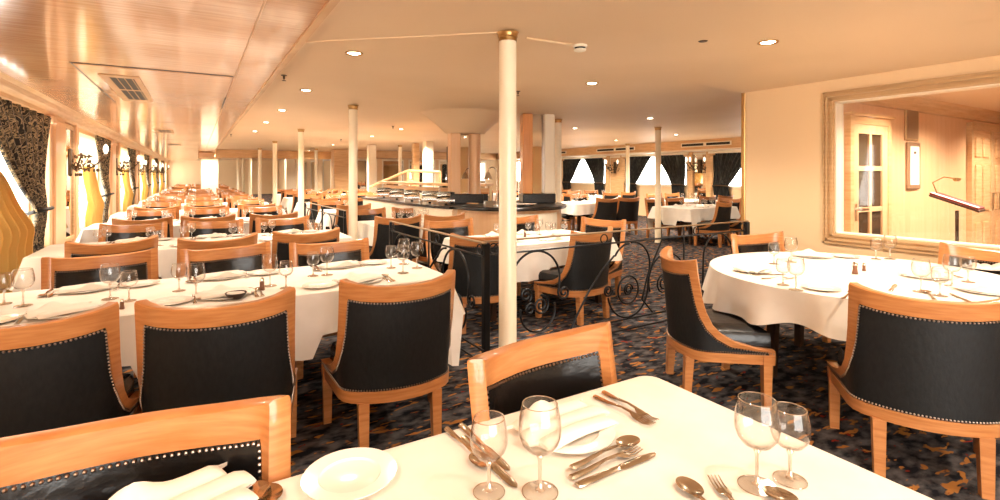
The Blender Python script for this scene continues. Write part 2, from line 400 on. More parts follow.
def downlight_master():
    t = thing('downlight', 'recessed round ceiling downlight glowing warm white', 'ceiling light', (0, 0, 0), 0, 'recessed ceiling downlights')
    MB().lathe([(.052, .004), (.068, -.006), (.074, -.004), (.075, .003)], 20).build('bezel', 'brass', t)
    MB().lathe([(.0001, -.004), (.035, -.005), (.052, .001)], 20).build('lamp', 'bulb', t)
    return t
dl_px = [(354, 53), (306, 90), (282, 110), (266, 122), (439, 120), (592, 83), (650, 118), (768, 42), (255, 131), (401, 129), (372, 136),
         (333, 144.5), (309, 150.5), (524, 136), (575, 128), (616, 140), (676, 134.5), (678, 143)]
dl = [spot(px, py, CEIL) for px, py in dl_px]
DLM = downlight_master()
def lamp_at(x, y, z, e, col=(1, .86, .69), size=.06, ang=150):
    ld = bpy.data.lights.new('downlight_and_fill_beam', 'SPOT'); ld.energy = e; ld.color = col; ld.shadow_soft_size = size
    ld.spot_size = math.radians(ang); ld.spot_blend = .6
    o = bpy.data.objects.new('downlight_and_fill_beam', ld); C.objects.link(o); o.location = (x, y, z); return o
E_DL = 75
for i, (x, y) in enumerate(dl):
    loc = (x, y, CEIL - .004)
    if i == 0: DLM.location = loc; AUTO.append(DLM); o = DLM
    else: o = dup(DLM, loc, label='recessed round ceiling downlight glowing warm white', group='recessed ceiling downlights', auto=True)
    lamp_at(x, y, CEIL - .03, E_DL * (3.0 if y > 9 else 1))
# unseen lamps behind the camera, plus fill beams added across the room without fixtures
for x, y in ((3.7, -.6), (1.2, -1.0), (1.3, .2), (3.4, .6), (3.9, 4.9), (8.2, 4.6), (11, 5.2), (11.2, 9.5), (11.5, 14), (8.4, 11.3), (8, 15), (10.5, 18.5), (6.5, 19), (3.9, 14.5), (3.8, 18), (3, 26), (3.2, 32), (3, 37), (-.7, 4.7), (-.7, 10), (-.7, 15.5), (-.7, 21), (-.7, 27), (-.7, 33), (-.9, 1.0), (.5, 23.9), (5.8, 11), (5.6, 14), (9.5, 20)):
    lamp_at(x, y, (2.385 if x < SOF else CEIL - .03), E_DL * (3.4 if y > 9 else .45 if y < .5 and x < 3 else 1))
for x, y in ((6.3, 1.9), (7.6, 1.7), (9.4, 1.7), (7, .2), (9, 0)): lamp_at(x, y, 2.34, 165, (1, .82, .66))  # added beams without fixtures, to light the vestibule behind the window

# ================================================================== CHAIR
def path(a):
    s = 1 if a >= 0 else -1; a = abs(a); R = .46; A1 = .26; r2 = .13; t1 = A1 / R; t2 = math.radians(84)
    if a <= A1: x, y, th = R * math.sin(a / R), -.25 + R * (1 - math.cos(a / R)), a / R
    else:
        x, y = R * math.sin(t1), -.25 + R * (1 - math.cos(t1)); L2 = r2 * (t2 - t1)
        b = min(a - A1, L2); th = t1 + b / r2
        x += r2 * (math.sin(th) - math.sin(t1)); y += r2 * (math.cos(t1) - math.cos(th))
        if a - A1 > L2: q = a - A1 - L2; x += q * math.cos(t2); y += q * math.sin(t2)
    return s * x, y, s * math.sin(th), -math.cos(th)      # point and outward normal
def surf(a, z, off=0):
    x, y, nx, ny = path(a); k = max(0, min(1, (z - .30) / .58))
    x += nx * off; y += ny * off
    return (x * (1.0 + .07 * k), y - .05 * k ** 1.25, z + (.02 if z > .35 else .05 - .03 * max(0, (z - .30)) / .05))
OUT = [(0, .868), (.08, .869), (.16, .874), (.24, .886), (.30, .898), (.330, .905), (.334, .895), (.337, .82), (.342, .75), (.35, .66), (.367, .57), (.40, .49), (.455, .43), (.53, .388), (.65, .355), (.76, .335)]
INN = [(0, .785), (.075, .786), (.15, .79), (.22, .797), (.265, .805), (.280, .808), (.286, .79), (.290, .745), (.296, .685), (.306, .61), (.326, .535), (.362, .46), (.418, .402), (.50, .355), (.64, .32), (.76, .299)]
def mirror_list(L): return [(-a, z) for a, z in reversed(L[1:])] + L
def make_chair(nails, label, group=None):
    t = thing('dining_chair', label, 'chair', (0, 0, 0), 0, group)
    O, I = mirror_list(OUT), mirror_list(INN)
    # wooden rim: top rail and swept side stiles in one bent piece
    mb = MB(); rings = []
    for (a, z), (ai, zi) in zip(O, I):
        am, zm = (a * .93 + ai * .07), (z * .93 + zi * .07)
        rings.append([surf(ai, zi, .004), surf(am, zm, .008), surf(a, z, .002), surf(a, z, -.034), surf(am, zm, -.042), surf(ai, zi, -.038)])
    mb.loft(rings, True, True, True); mb.build('back_rim', 'wood', t)
    # outer vinyl panel / inner leather pad
    mb = MB(); nz = 5
    mb.loft([[surf(ai, .281 + (zi + .002 - .281) * j / nz, 0) for j in range(nz + 1)] for ai, zi in I], smooth=True, closed=False)
    mb.build('back_panel', 'vinyl', t)
    mb = MB()
    mb.loft([[surf(ai, .281 + (zi + .002 - .281) * j / nz, -.036 - .014 * math.sin(PI * j / nz)) for j in range(nz, -1, -1)] for ai, zi in I], smooth=True, closed=False)
    mb.build('back_pad', 'leather', t)
    # seat rail
    mb = MB(); A = [-.76 + 1.52 * i / 28 for i in range(29)]
    mb.loft([[surf(a, .222, .004), surf(a, .283, .008), surf(a, .283, -.04), surf(a, .222, -.035)] for a in A], True, True, True)
    xl, yl, _ = surf(.76, .3); mb.bbox(-xl, yl - .035, .28, xl, yl + .005, .355, .004)
    mb.build('seat_rail', 'wood', t)
    # seat cushion
    mb = MB(); A = [-.75 + 1.50 * i / 22 for i in range(23)]
    def ring(off, z, fy):
        z += .02; r = [surf(a, .3, off)[:2] for a in A]; return [(x, min(y, yl + fy), z) for x, y in r]
    R = [ring(-.052, .30, .0), ring(-.045, .34, .012), ring(-.045, .405, .018), ring(-.06, .435, .008), ring(-.10, .452, -.03), ring(-.17, .458, -.10)]
    mb.loft(R, False, True, True); mb.build('seat', 'leather', t)
    for a, hw, z1 in ((.215, .028, .275), (.715, .028, .33)):
        for s in (-1, 1):
            x, y, _ = surf(s * a, .25, -.018); dy = -.015 if a < .3 else .0; dx = 0
            MB().taper((x + dx, y + dy, 0), (x, y, z1), hw * .8, hw).build('leg', 'wood', t)
    if nails:
        def run(L, off, dz, da):
            mb = MB(); last = None
            for p in sub(L, 24):
                q = Vector(surf(p[0] - da * (1 if p[0] > 0 else -1), p[1] - dz, off))
                if last is None or (q - last).length >= .0135:
                    mb.ball(q, .0052, 6, 4); last = q
            mb.build('nail_trim', 'nail', t)
        run(I, .003, .008, .004); run(I, -.040, .008, .004)
        run([(-.70 + 1.40 * i / 20, .290) for i in range(21)], .003, 0, 0)
    return t
CH = {True: None, False: None}
def chair(x, y, face, label, group=None, near=False, auto=False):
    """x, y: middle of the top of the backrest; face: heading in degrees the sitter looks to (90 = +Y)"""
    rz = math.radians(face) - PI / 2
    ox = x - (-.30) * -math.sin(rz) ; oy = y - (-.30) * math.cos(rz)
    if CH[near] is None:
        c = make_chair(near, label, group); c.location = (ox, oy, 0); c.rotation_euler = (0, 0, rz); CH[near] = c
        if auto: AUTO.append(c)
    else: c = dup(CH[near], (ox, oy, 0), rz, label, group, auto)
    return c

# ================================================================== TABLES AND CLOTHS
def rrect(x0, y0, x1, y1, r, n=5, seg=.09):
    P = []; 
    for cx, cy, a in ((x1 - r, y0 + r, -90), (x1 - r, y1 - r, 0), (x0 + r, y1 - r, 90), (x0 + r, y0 + r, 180)):
        P.append([(cx + r * math.cos(math.radians(a + 90 * i / n)), cy + r * math.sin(math.radians(a + 90 * i / n)), math.cos(math.radians(a + 90 * i / n)), math.sin(math.radians(a + 90 * i / n)), 1) for i in range(n + 1)])
    out = []
    for k in range(4):
        out += P[k]; a = P[k][-1]; b = P[(k + 1) % 4][0]; L = math.hypot(b[0] - a[0], b[1] - a[1]); m = max(1, int(L / seg))
        for i in range(1, m): out.append((a[0] + (b[0] - a[0]) * i / m, a[1] + (b[1] - a[1]) * i / m, a[2], a[3], 0))
    return out
def cloth_rect(name, x0, y0, x1, y1, label, group=None, zb=.36, zc=.14, seats=(), TH=.75, auto=False, m='cloth'):
    """seats: (sx, sy, halfwidth) where the hem rests up on a chair seat"""
    P = rrect(x0, y0, x1, y1, .045, 5, .055); mb = MB(); rings = []
    cx, cy = (x0 + x1) / 2, (y0 + y1) / 2; ph = random.random() * 6
    def bottom(p):
        x, y, nx, ny, cn = p
        dc = min(math.hypot(x - a, y - b) for a in (x0, x1) for b in (y0, y1))
        w = max(0, 1 - dc / .34); z = zb + (zc - zb) * w ** 1.1
        up = 0
        for sx, sy, hw in seats:
            if abs(y - sy) < .75 and abs(x - sx) < hw + .06 and abs(ny) > .5: up = max(up, min(1, (hw + .06 - abs(x - sx)) / .06))
            if abs(x - sx) < .75 and abs(y - sy) < hw + .06 and abs(nx) > .5: up = max(up, min(1, (hw + .06 - abs(y - sy)) / .06))
        return max(z, .495 * up)
    for t in (0, .12, .3, .5, .75, 1):
        r = []
        for i, p in enumerate(P):
            x, y, nx, ny, cn = p; z = TH - .004 - (TH - .004 - bottom(p)) * t
            dc = min(math.hypot(x - a, y - b) for a in (x0, x1) for b in (y0, y1)); w = max(0, 1 - dc / .34)
            s = (x if abs(ny) > .5 else y)
            o = .006 + t * (.012 + .016 * math.sin(s * 21 + ph) + .008 * math.sin(s * 47 + ph) + .09 * w)
            if z < .5: o = min(o, .05 + .07 * w)
            r.append((x + nx * o, y + ny * o, z))
        rings.append(r)
    inner = [[(cx + (x - cx) * k, cy + (y - cy) * k, TH + .0005) for x, y, *_ in P] for k in (.97, .995)]
    allr = [inner[0], inner[1]] + rings
    mb.loft(allr, False, False, True); mb.add(inner[0], [tuple(range(len(P)))], False)
    o = mb.build(name, m); tag(o, label, 'tablecloth', group, auto); return o
def table_rect(x0, y0, x1, y1, label, group=None, TH=.75, auto=False):
    t = thing('dining_table', label, 'table', ((x0 + x1) / 2, (y0 + y1) / 2, 0), 0, group, auto)
    hx, hy = (x1 - x0) / 2 - .012, (y1 - y0) / 2 - .012
    MB().bbox(-hx, -hy, TH - .045, hx, hy, TH - .008, .006).build('tabletop', 'dark_wood', t)
    for sx in (-1, 1):
        for sy in (-1, 1):
            px, py = sx * (hx - .14), sy * (hy - .09); MB().taper((px, py, 0), (px, py, TH - .045), .025, .032).build('leg', 'dark_wood', t)
    return t

# ================================================================== TABLEWARE MASTERS
def glass_master(h, r, parts, name='wine_glass'):
    """goblet with a rounded bowl; h height, r bowl radius"""
    bz = h * .44
    bowl = [(.004, bz - .002), (r * .35, bz + .004), (r * .66, bz + h * .055), (r * .88, bz + h * .13), (r * .98, bz + h * .21), (r, bz + h * .28), (r * .97, bz + h * .38), (r * .89, bz + h * .49), (r * .83, h - .0015), (r * .82, h)]
    inner = [(r * .79, h), (r * .80, h - .0015), (r * .86, bz + h * .49), (r * .94, bz + h * .38), (r * .97, bz + h * .28), (r * .95, bz + h * .21), (r * .85, bz + h * .135), (r * .63, bz + h * .065), (r * .33, bz + .0075), (.001, bz + .006)]
    if parts: bowl = bowl + inner
    stem = [(.0045, bz + .002), (.008, bz - .006), (.0045, bz - .016), (.004, .03), (.006, .012), (.012, .006)]
    foot = [(.012, .006), (r * .5, .003), (r * .82, .0015), (r * .84, .0), (.001, .0)]
    t = thing(name, 'x', 'glass')
    n = 28 if parts else 12
    if parts:
        bw = MB().lathe(bowl, n).build('bowl', 'glass_near', t); ft = MB().lathe(foot, n).build('foot', 'glass_near', t); MB().lathe(stem, 12).build('stem', 'glass_rim', t)
        circ = lambda rr, z: [(rr * math.cos(2 * PI * k / 28), rr * math.sin(2 * PI * k / 28), z) for k in range(28)]
        MB().tube(circ(r * .805, h), .0011, 6, closed=True).build('rim', 'glass_rim', bw); MB().tube(circ(r * .83, .0012), .0010, 6, closed=True).build('foot_edge', 'glass_rim', ft)
    else:
        C.objects.unlink(t); bpy.data.objects.remove(t)
        t = MB().lathe(bowl, n).lathe(stem, 6).lathe(foot, n).build(name, 'glass'); tag(t, 'x', 'glass')
    return t
def plate_master(r, name, parts=True):
    t = MB().lathe([(.001, .0045), (r * .60, .0045), (r * .64, .0065), (r * .66, .0095), (r * .96, .0135), (r, .014), (r * 1.0, .012), (r * .68, .004), (r * .6, .0), (.001, .0)], 40).build(name, 'china')
    tag(t, 'x', 'plate'); return t
def napkin_master():
    """folded linen napkin with rolled pleats and one raised corner; length along x"""
    mb = MB(); L, W = .27, .165
    def fn(u, v):
        x = (u - .5) * L; y = (v - .5) * W
        y += .02 * math.sin(u * PI) * .6
        pl = (v * 3.0) % 1.0; z = .008 + .013 * math.sin(PI * pl) ** .6 * (.75 + .25 * math.sin(u * 4 + v * 3)) + .006 * v
        if u in (0, 1) or v in (0, 1): z *= .55
        x += (.018 if int(v * 3) % 2 else -.008) * (1 if u > .5 else -1) * abs(u - .5) * 2
        if v > .72: z += .034 * math.exp(-((u - .42) / .16) ** 2) * (v - .72) / .28
        return (x, y, z)
    mb.grid(fn, 16, 24)
    mb.grid(lambda u, v: (lambda p: (p[0] * .98, p[1] * .98, .001))(fn(u, v)), 16, 24, flip=True)
    # side walls
    for e in ('u0', 'u1', 'v0', 'v1'):
        pts = [(0, i / 24) if e == 'u0' else (1, i / 24) if e == 'u1' else (i / 24, 0) if e == 'v0' else (i / 24, 1) for i in range(25)]
        top = [fn(*p) for p in pts]; bot = [(p[0] * .98, p[1] * .98, .001) for p in top]; mb.loft([top, bot], closed=False)
    t = mb.build('folded_napkin', 'napkin'); tag(t, 'x', 'napkin'); return t
def cutlery(kind):
    """lies along +x (head at +x)"""
    mb = MB(); n = 14
    def strip(P, zt=.0035):
        top = [[(x, -w, z), (x, -w * .5, z + zt), (x, w * .5, z + zt), (x, w, z), (x, w * .5, z - .0005), (x, -w * .5, z - .0005)] for x, w, z in P]; mb.loft(top, True, True, True)
    if kind == 'knife':
        strip([(-.11, .006, .003), (-.105, .009, .003), (-.06, .0085, .003), (-.0, .006, .003), (.005, .005, .003)])
        strip([(.004, .006, .003), (.02, .009, .003), (.08, .0095, .003), (.105, .007, .003), (.115, .001, .003)], .0015)
    elif kind == 'spoon':
        strip([(-.095, .006, .003), (-.09, .0085, .003), (-.05, .006, .004), (0, .003, .009), (.04, .003, .007), (.052, .008, .005)])
        mb.grid(lambda u, v: (.075 + .032 * math.cos(2 * PI * u) * v, .020 * math.sin(2 * PI * u) * v, .003 + .007 * v * v), 20, 5)
    else:
        strip([(-.1, .006, .003), (-.095, .0085, .003), (-.05, .006, .004), (0, .003, .010), (.03, .004, .009), (.045, .011, .006), (.06, .012, .004)])
        for k in range(4):
            y = -.0095 + .00633 * k; mb.tube([(.058, y, .005), (.075, y, .003), (.1, y, .008)], [.0018, .0016, .001], 5)
    mb.v = [(x * 1.16, y * 1.3, z * 1.2) for x, y, z in mb.v]
    t = mb.build(kind if kind != 'knife' else 'table_knife', 'steel'); tag(t, 'x', kind); return t
def shaker_master():
    t = thing('pepper_shaker', 'x', 'shaker'); MB().lathe([(.001, 0), (.016, 0), (.017, .004), (.013, .03), (.014, .055)], 12).build('body', 'pepper', t)
    MB().lathe([(.014, .055), (.0145, .062), (.009, .074), (.001, .078)], 12).build('cap', 'chrome', t); return t
TW = {'big': glass_master(.20, .049, True), 'small': glass_master(.168, .043, True), 'bigf': glass_master(.19, .042, False), 'smallf': glass_master(.155, .037, False),
      'plate': plate_master(.13, 'dinner_plate'), 'side': plate_master(.108, 'side_plate'), 'napkin': napkin_master(),
      'knife': cutlery('knife'), 'spoon': cutlery('spoon'), 'fork': cutlery('fork'), 'shaker': shaker_master()}
USED = set()
def put(k, x, y, z, rz, label, group=None, auto=False, scale=1):
    o = TW[k]
    if k in USED: o = dup(o, (x, y, z), rz, label, group, False)
    else:
        USED.add(k); o.location = (x, y, z); o.rotation_euler = (0, 0, rz); o['label'] = label
        if group: o['group'] = group
    if scale != 1: o.scale = (scale,) * 3
    if auto: AUTO.append(o)
    return o
R = math.radians
TZ = .7515
exec_later = []

# ================================================================== FOREGROUND TABLE
table_rect(-1.0, .12, 1.40, 1.285, 'dark wooden dining table under the nearest white cloth')
cloth_rect('tablecloth', -1.0, .12, 1.40, 1.285, 'white cloth over the nearest table at the bottom of the view', seats=((-.08, 1.3, .32), (.98, 1.3, .32)))
chair(-.10, 1.50, -98, 'wooden chair with glossy black leather inner back, nearest one at bottom left', near=True)
chair(.985, 1.475, -83, 'wooden chair facing the camera across the nearest table, beside the cream column', near=True)

# setting on the right half of the nearest table
x, y = .885, 1.105; put('plate', x, y, TZ, 0, 'white dinner plate under the pleated napkin on the nearest table')
put('napkin', x, y + .01, TZ + .0135, R(5), 'white folded napkin with pleats on the plate before the second chair')
def at(k, px, py, rz, label, z=TZ, **kw):
    x, y = spot(px, py, z); return put(k, x, y, z, rz, label, **kw)
at('side', 350, 478, 0, 'empty white side plate at the near left of the nearest table')
at('small', 489, 492, 0, 'smaller stemmed glass left of the tall goblet on the nearest table')
at('big', 540, 492, 0, 'tall round goblet in the middle of the nearest table')
at('big', 757, 486, 0, 'tall clear goblet of the pair near the right edge of the nearest table')
at('small', 790, 480, 0, 'smaller clear glass of the pair near the right edge of the nearest table')
def lay(k, x, y, rz, label, z=TZ, **kw): return put(k, x, y, z, R(rz), label, **kw)
lay('spoon', .604, 1.185, -90, 'dessert spoon lying left of the small stemmed glass on the nearest table')
lay('knife', .648, 1.165, -90, 'table knife lying behind the small stemmed glass on the nearest table')
lay('knife', .625, 1.10, -89, 'second table knife between spoon and glass on the nearest table')
lay('fork', 1.105, 1.12, -87, 'inner fork lying beside the pleated napkin, tines toward the tall goblets')
lay('fork', 1.140, 1.13, -93, 'outer fork lying beside the pleated napkin, tines toward the tall goblets')
lay('knife', .875, .903, 0, 'table knife lying in front of the plate with the pleated napkin')
lay('fork', .87, .935, 1, 'fork tucked under the spoon in front of the pleated napkin')
lay('spoon', .885, .960, 2, 'large spoon with its bowl up in front of the pleated napkin', z=TZ + .006)
at('fork', 737, 512, R(60), 'fork with tines up at the bottom edge before the right glasses')
at('spoon', 716, 516, R(75), 'spoon at the bottom edge below the tall right goblet')
at('spoon', 826, 516, R(110), 'spoon at the bottom edge right of the pair of glasses')
at('spoon', 258, 519, R(84), 'left spoon of the two lying between napkin and side plate')
at('spoon', 277, 520, R(92), 'right spoon of the two lying between napkin and side plate')
x, y = spot(158, 529, .76); put('plate', x, y, TZ, 0, 'white dinner plate under the napkin at the bottom left corner')
put('napkin', x + .01, y + .012, TZ + .0135, R(24), 'white folded napkin with a raised corner at the bottom left', scale=1.15)

# ================================================================== LONG TABLES IN ROWS
ORD = ['first', 'second', 'third', 'fourth', 'fifth', 'sixth', 'seventh', 'eighth', 'ninth', 'tenth', 'eleventh', 'twelfth', 'thirteenth', 'fourteenth', 'fifteenth', 'sixteenth', 'seventeenth', 'eighteenth', 'nineteenth', 'twentieth']
def ordn(i):
    return ORD[i] if i < 20 else '%dth' % (i + 1) if (i + 1) % 10 not in (1, 2, 3) or (i + 1) // 10 % 10 == 1 else '%d%s' % (i + 1, {1: 'st', 2: 'nd', 3: 'rd'}[(i + 1) % 10])
XS = (-.58, .15, .95)
for r in range(11):
    cy = 3.68 + 2.6 * r if r < 8 else 27.2 + 2.6 * (r - 8); y0, y1 = cy - .48, cy + .48; nm = ORD[r] + ' long table'
    seats = [(x, y, .3) for x in XS for y in (y0, y1)]
    grp = 'long tables in rows beside the left wall'
    table_rect(-1.27, y0, 1.53, y1, 'dark wooden long table under the white cloth, %s row beyond the camera table' % ORD[r])
    cloth_rect('tablecloth', -1.27, y0, 1.53, y1, 'white cloth over the long table in the %s row beyond the camera table' % ORD[r], seats=seats)
    near = r < 2
    offs = [(random.uniform(-.03, .03), random.uniform(-.03, .03), random.uniform(-5, 5)) for _ in range(6)]
    if r == 0: offs = [(-.03, .08, -4), (-.07, .0, -6), (-.01, .0, -5), (0, .06, 12), (.03, .03, 14), (0, -.08, 1)]
    if r == 1: offs = [(.01, .16, 14), (.05, -.08, 10), (0, .02, 4), (0, .0, -8), (.06, .0, -12), (0, 0, 2)]
    for i, x in enumerate(XS):
        dx, dy, da = offs[i]
        chair(x + dx, cy - 1.17 + dy, 90 + da, 'wooden chair showing its dark back, near side of %s' % nm, 'chairs on the near side of the %s' % nm, near=near, auto=True)
        dx, dy, da = offs[3 + i]
        chair(x + dx, cy + .82 + dy, -90 + da, 'wooden chair facing us, far side of %s' % nm, 'chairs on the far side of the %s' % nm, near=(r < 1), auto=True)
    g1, g2 = ('big', 'small') if r == 0 else ('bigf', 'smallf')
    if r == 0:
        for k, px, py in (('big', 110, 299), ('small', 129, 301), ('small', 179, 291), ('big', 196, 299), ('big', 23, 306), ('small', 4, 304), ('small', 286, 288), ('big', 270, 286),
                          ('small', 313, 276), ('big', 327, 275), ('small', 391, 268), ('big', 403, 273), ('big', 417, 268), ('big', 404, 264)):
            at(k, px, py, 0, ('tall clear goblet' if k == 'big' else 'smaller clear stemmed glass') + ' on the first long table', group=('goblets' if k == 'big' else 'small glasses') + ' on the first long table', auto=True)
        at('shaker', 262, 290, 0, 'brown pepper shaker on the first long table behind the camera table')
        at('shaker', 122, 309, 0, 'small brown shaker standing near the left end of first long table', scale=.7)
    for s, ys in ((1, y0), (-1, y1)):
        for i, x in enumerate(XS):
            a = 0 if s > 0 else PI; side = 'near' if s > 0 else 'far'
            if r < 6:
                put('plate', x, ys + s * .17, TZ, a, 'white dinner plate on the %s side of %s' % (side, nm), 'dinner plates on the %s side of the %s' % (side, nm), True)
                put('napkin', x, ys + s * .17, TZ + .0135, a + R(15 + random.uniform(-15, 15)), 'white folded napkin on the %s side of %s' % (side, nm), 'napkins on the %s side of the %s' % (side, nm), True)
            if r < 3:
                put('side', x - s * .27, ys + s * .16, TZ, a, 'small side plate on the %s side of %s' % (side, nm), 'side plates on the %s side of the %s' % (side, nm), True)
                put('fork', x - s * .155, ys + s * .17, TZ, PI / 2 + a, 'fork lying on the %s side of the %s' % (side, nm), 'forks on the %s side of the %s' % (side, nm), True)
                put('knife', x + s * .155, ys + s * .17, TZ, PI / 2 + a, 'table knife on the %s side of %s' % (side, nm), 'knives on the %s side of the %s' % (side, nm), True)
                put('spoon', x + s * .185, ys + s * .16, TZ, PI / 2 + a, 'spoon lying on the %s side of the %s' % (side, nm), 'spoons on the %s side of the %s' % (side, nm), True)
            if r > 0:
                put(g1, x + s * .19, ys + s * .34, TZ, 0, 'clear goblet on the %s' % nm, 'goblets on the %s' % nm, True)
                put(g2, x + s * .27, ys + s * .30, TZ, 0, 'small clear stemmed glass on the %s' % nm, 'small glasses on the %s' % nm, True)

# ================================================================== ROUND TABLE ON THE RIGHT
RC, RR = (4.14, 1.84), .97
t = thing('round_table', 'dark round pedestal table under the white cloth by the window wall', 'table', (RC[0], RC[1], 0))
MB().lathe([(.001, .705), (RR - .02, .705), (RR - .012, .715), (RR - .012, .735), (RR - .02, .742), (.001, .742)], 48).build('tabletop', 'dark_wood', t)
for k in range(4):
    a = PI / 4 + k * PI / 2 + .3; MB().taper((.62 * math.cos(a), .62 * math.sin(a), 0), (.6 * math.cos(a), .6 * math.sin(a), .705), .025, .035).build('leg', 'dark_wood', t)
mb = MB(); n = 144; rings = []
for k in (.2, .6, .97, .995): rings.append([(RC[0] + RR * k * math.cos(2 * PI * j / n), RC[1] + RR * k * math.sin(2 * PI * j / n), .7505) for j in range(n)])
for tt in (0, .1, .3, .55, .8, 1):
    rr = []
    for j in range(n):
        a = 2 * PI * j / n; hem = .50 + .028 * math.sin(4 * a + 1) - .018 * math.sin(9 * a) - .008 * math.sin(17 * a)
        f = .5 + .5 * math.sin(19 * a + 1.6 * math.sin(3 * a)); o = .006 + tt * (.012 + .065 * f ** 1.7)
        rr.append((RC[0] + (RR + o) * math.cos(a), RC[1] + (RR + o) * math.sin(a), .746 + (hem - .746) * tt))
    rings.append(rr)
mb.loft(rings, True, False, True); tag(mb.build('tablecloth', 'cloth'), 'white cloth with wavy hem over the round table by the window wall', 'tablecloth')
chair(2.80, 2.44, -34, 'wooden chair seen from its side, left of the round table by the window wall', near=True)
chair(2.89, .94, 33, 'large wooden chair with dark vinyl back at the right edge, before the round table', near=True)
chair(4.52, 2.92, -101, 'wooden chair facing us behind the round table, against the cream wall end', near=True)
chair(5.22, 1.33, 176, 'wooden chair facing us under the internal window at the right edge', near=True)
RG = 'on the round table by the window wall'
for k, px, py in (('small', 774, 264), ('big', 791, 262), ('big', 890, 259), ('small', 876, 259)): at(k, px, py, 0, ('tall clear goblet' if k == 'big' else 'smaller clear glass') + ' at back of round table', group='glasses at the back of the round table', auto=True)
for k, px, py in (('big', 796, 290), ('small', 783, 285), ('big', 952, 286), ('small', 968, 282), ('big', 921, 292), ('small', 940, 296)): at(k, px, py, 0, ('tall clear goblet' if k == 'big' else 'smaller clear glass') + ' at front of round table', group='glasses at the front of the round table', auto=True)
for px, py, a, w in ((752, 270, 10, 'left plate'), (812, 256, -60, 'plate before the far chair'), (985, 268, 200, 'plate at the right edge'), (925, 276, 130, 'plate right of the pepper shaker'), (985, 291, 90, 'plate at the right front edge')):
    x, y = spot(px, py, .76); put('plate', x, y, TZ, 0, 'white dinner %s on the round table' % w); put('napkin', x, y, TZ + .0135, R(a), 'folded white napkin on the %s of the round table' % w)
at('side', 821, 289, 0, 'small white side plate near the front ' + RG)
at('side', 845, 257, 0, 'small white side plate at the back ' + RG)
at('shaker', 855, 274, 0, 'brown pepper shaker ' + RG, scale=1.15)
at('shaker', 864, 271, 0, 'smaller shaker standing right of the pepper shaker ' + RG, scale=.8)
for k, px, py, a in (('knife', 893, 288, 15), ('spoon', 930, 296, 30), ('fork', 778, 279, -30), ('knife', 768, 275, -28), ('spoon', 848, 296, 10), ('fork', 948, 275, 60), ('knife', 962, 299, 40)):
    at(k, px, py, R(a), ('table knife' if k == 'knife' else k) + ' lying ' + RG, group=k + 's on the round table', auto=True)

x, y = spot(236, 297, .76); tag(MB().lathe([(.001, .003), (.03, .004), (.05, .02), (.058, .035), (.056, .036), (.048, .018), (.03, .0), (.001, 0)], 20).build('small_bowl', 'dark_wood'), 'small dark brown bowl behind the second chair on the first long table', 'bowl').location = (x, y, TZ)
# ================================================================== COLUMNS
def column(x, y, r, label, z1=CEIL, auto=False, master=[None]):
    if master[0] is None:
        t = thing('round_column', label, 'column', (x, y, 0), 0, 'slim round cream columns')
        MB().lathe([(.075, 0), (.066, .02), (.064, .03), (.062, CEIL - .07)], 28).build('shaft', 'cream_post', t)
        MB().lathe([(.066, CEIL - .07), (.066, CEIL - .045), (.072, CEIL - .04), (.072, CEIL - .02), (.082, CEIL - .006)], 28).build('collar', 'brass', t)
        master[0] = t
    else: t = dup(master[0], (x, y, 0), 0, label, 'slim round cream columns')
    if auto: AUTO.append(t)
    return t
column(1.90, 3.05, .06, 'slim cream column with brass collar, the big one in the middle foreground')
for x, y in ((1.97, 7.44), (2.02, 12.01), (2.07, 16.8), (2.12, 21.6)): column(x, y, .06, 'slim cream column in the row beside the long tables', auto=True)
for x, y in ((2.15, 26), (2.15, 30), (2.15, 34)): column(x, y, .06, 'slim cream column far back beyond the cross beam', auto=True)
for x, y in ((5.7, 7.4), (8.51, 7.55), (12.3, 12.2), (6.09, 16.86), (4.1, 21)): column(x, y, .06, 'slim cream column standing in the inner dining room', auto=True)
t = thing('square_pillar', 'broad white square pillar at the far end left of the columns', 'pillar', (.5, 25, 0))
MB().bbox(-.32, -.32, 0, .32, .32, 2.12, .02).build('shaft', 'white_wood', t); MB().bbox(-.42, -.42, 2.12, .42, .42, 2.395, .03).build('capital', 'pale_wood', t)
for k, (px, dd, m) in enumerate(((371.5, 17.5, 'white_wood'), (428, 15.5, 'white_wood'), (415.5, 16.5, 'pale_wood'), (290, 24, 'white_wood'), (340, 21, 'pale_wood'), (449, 18.5, 'dark_wood'))):
    x, y = depth_spot(px, dd); w = {0: .13, 1: .13, 2: .1, 3: .2, 4: .3, 5: .07}[k]
    tag(MB().bbox(x - w, y - w, 0, x + w, y + w, CEIL - .003 if y < 23.5 else 2.45, .015).build('square_pillar', m), ['narrow white square pillar left of the buffet lamps', 'white square pillar behind the chafing dishes', 'slim tan square pillar behind the buffet', 'white pillar far behind the cream columns', 'tan pillar beside the far doorway', 'dark slim pillar behind the buffet'][k], 'pillar')

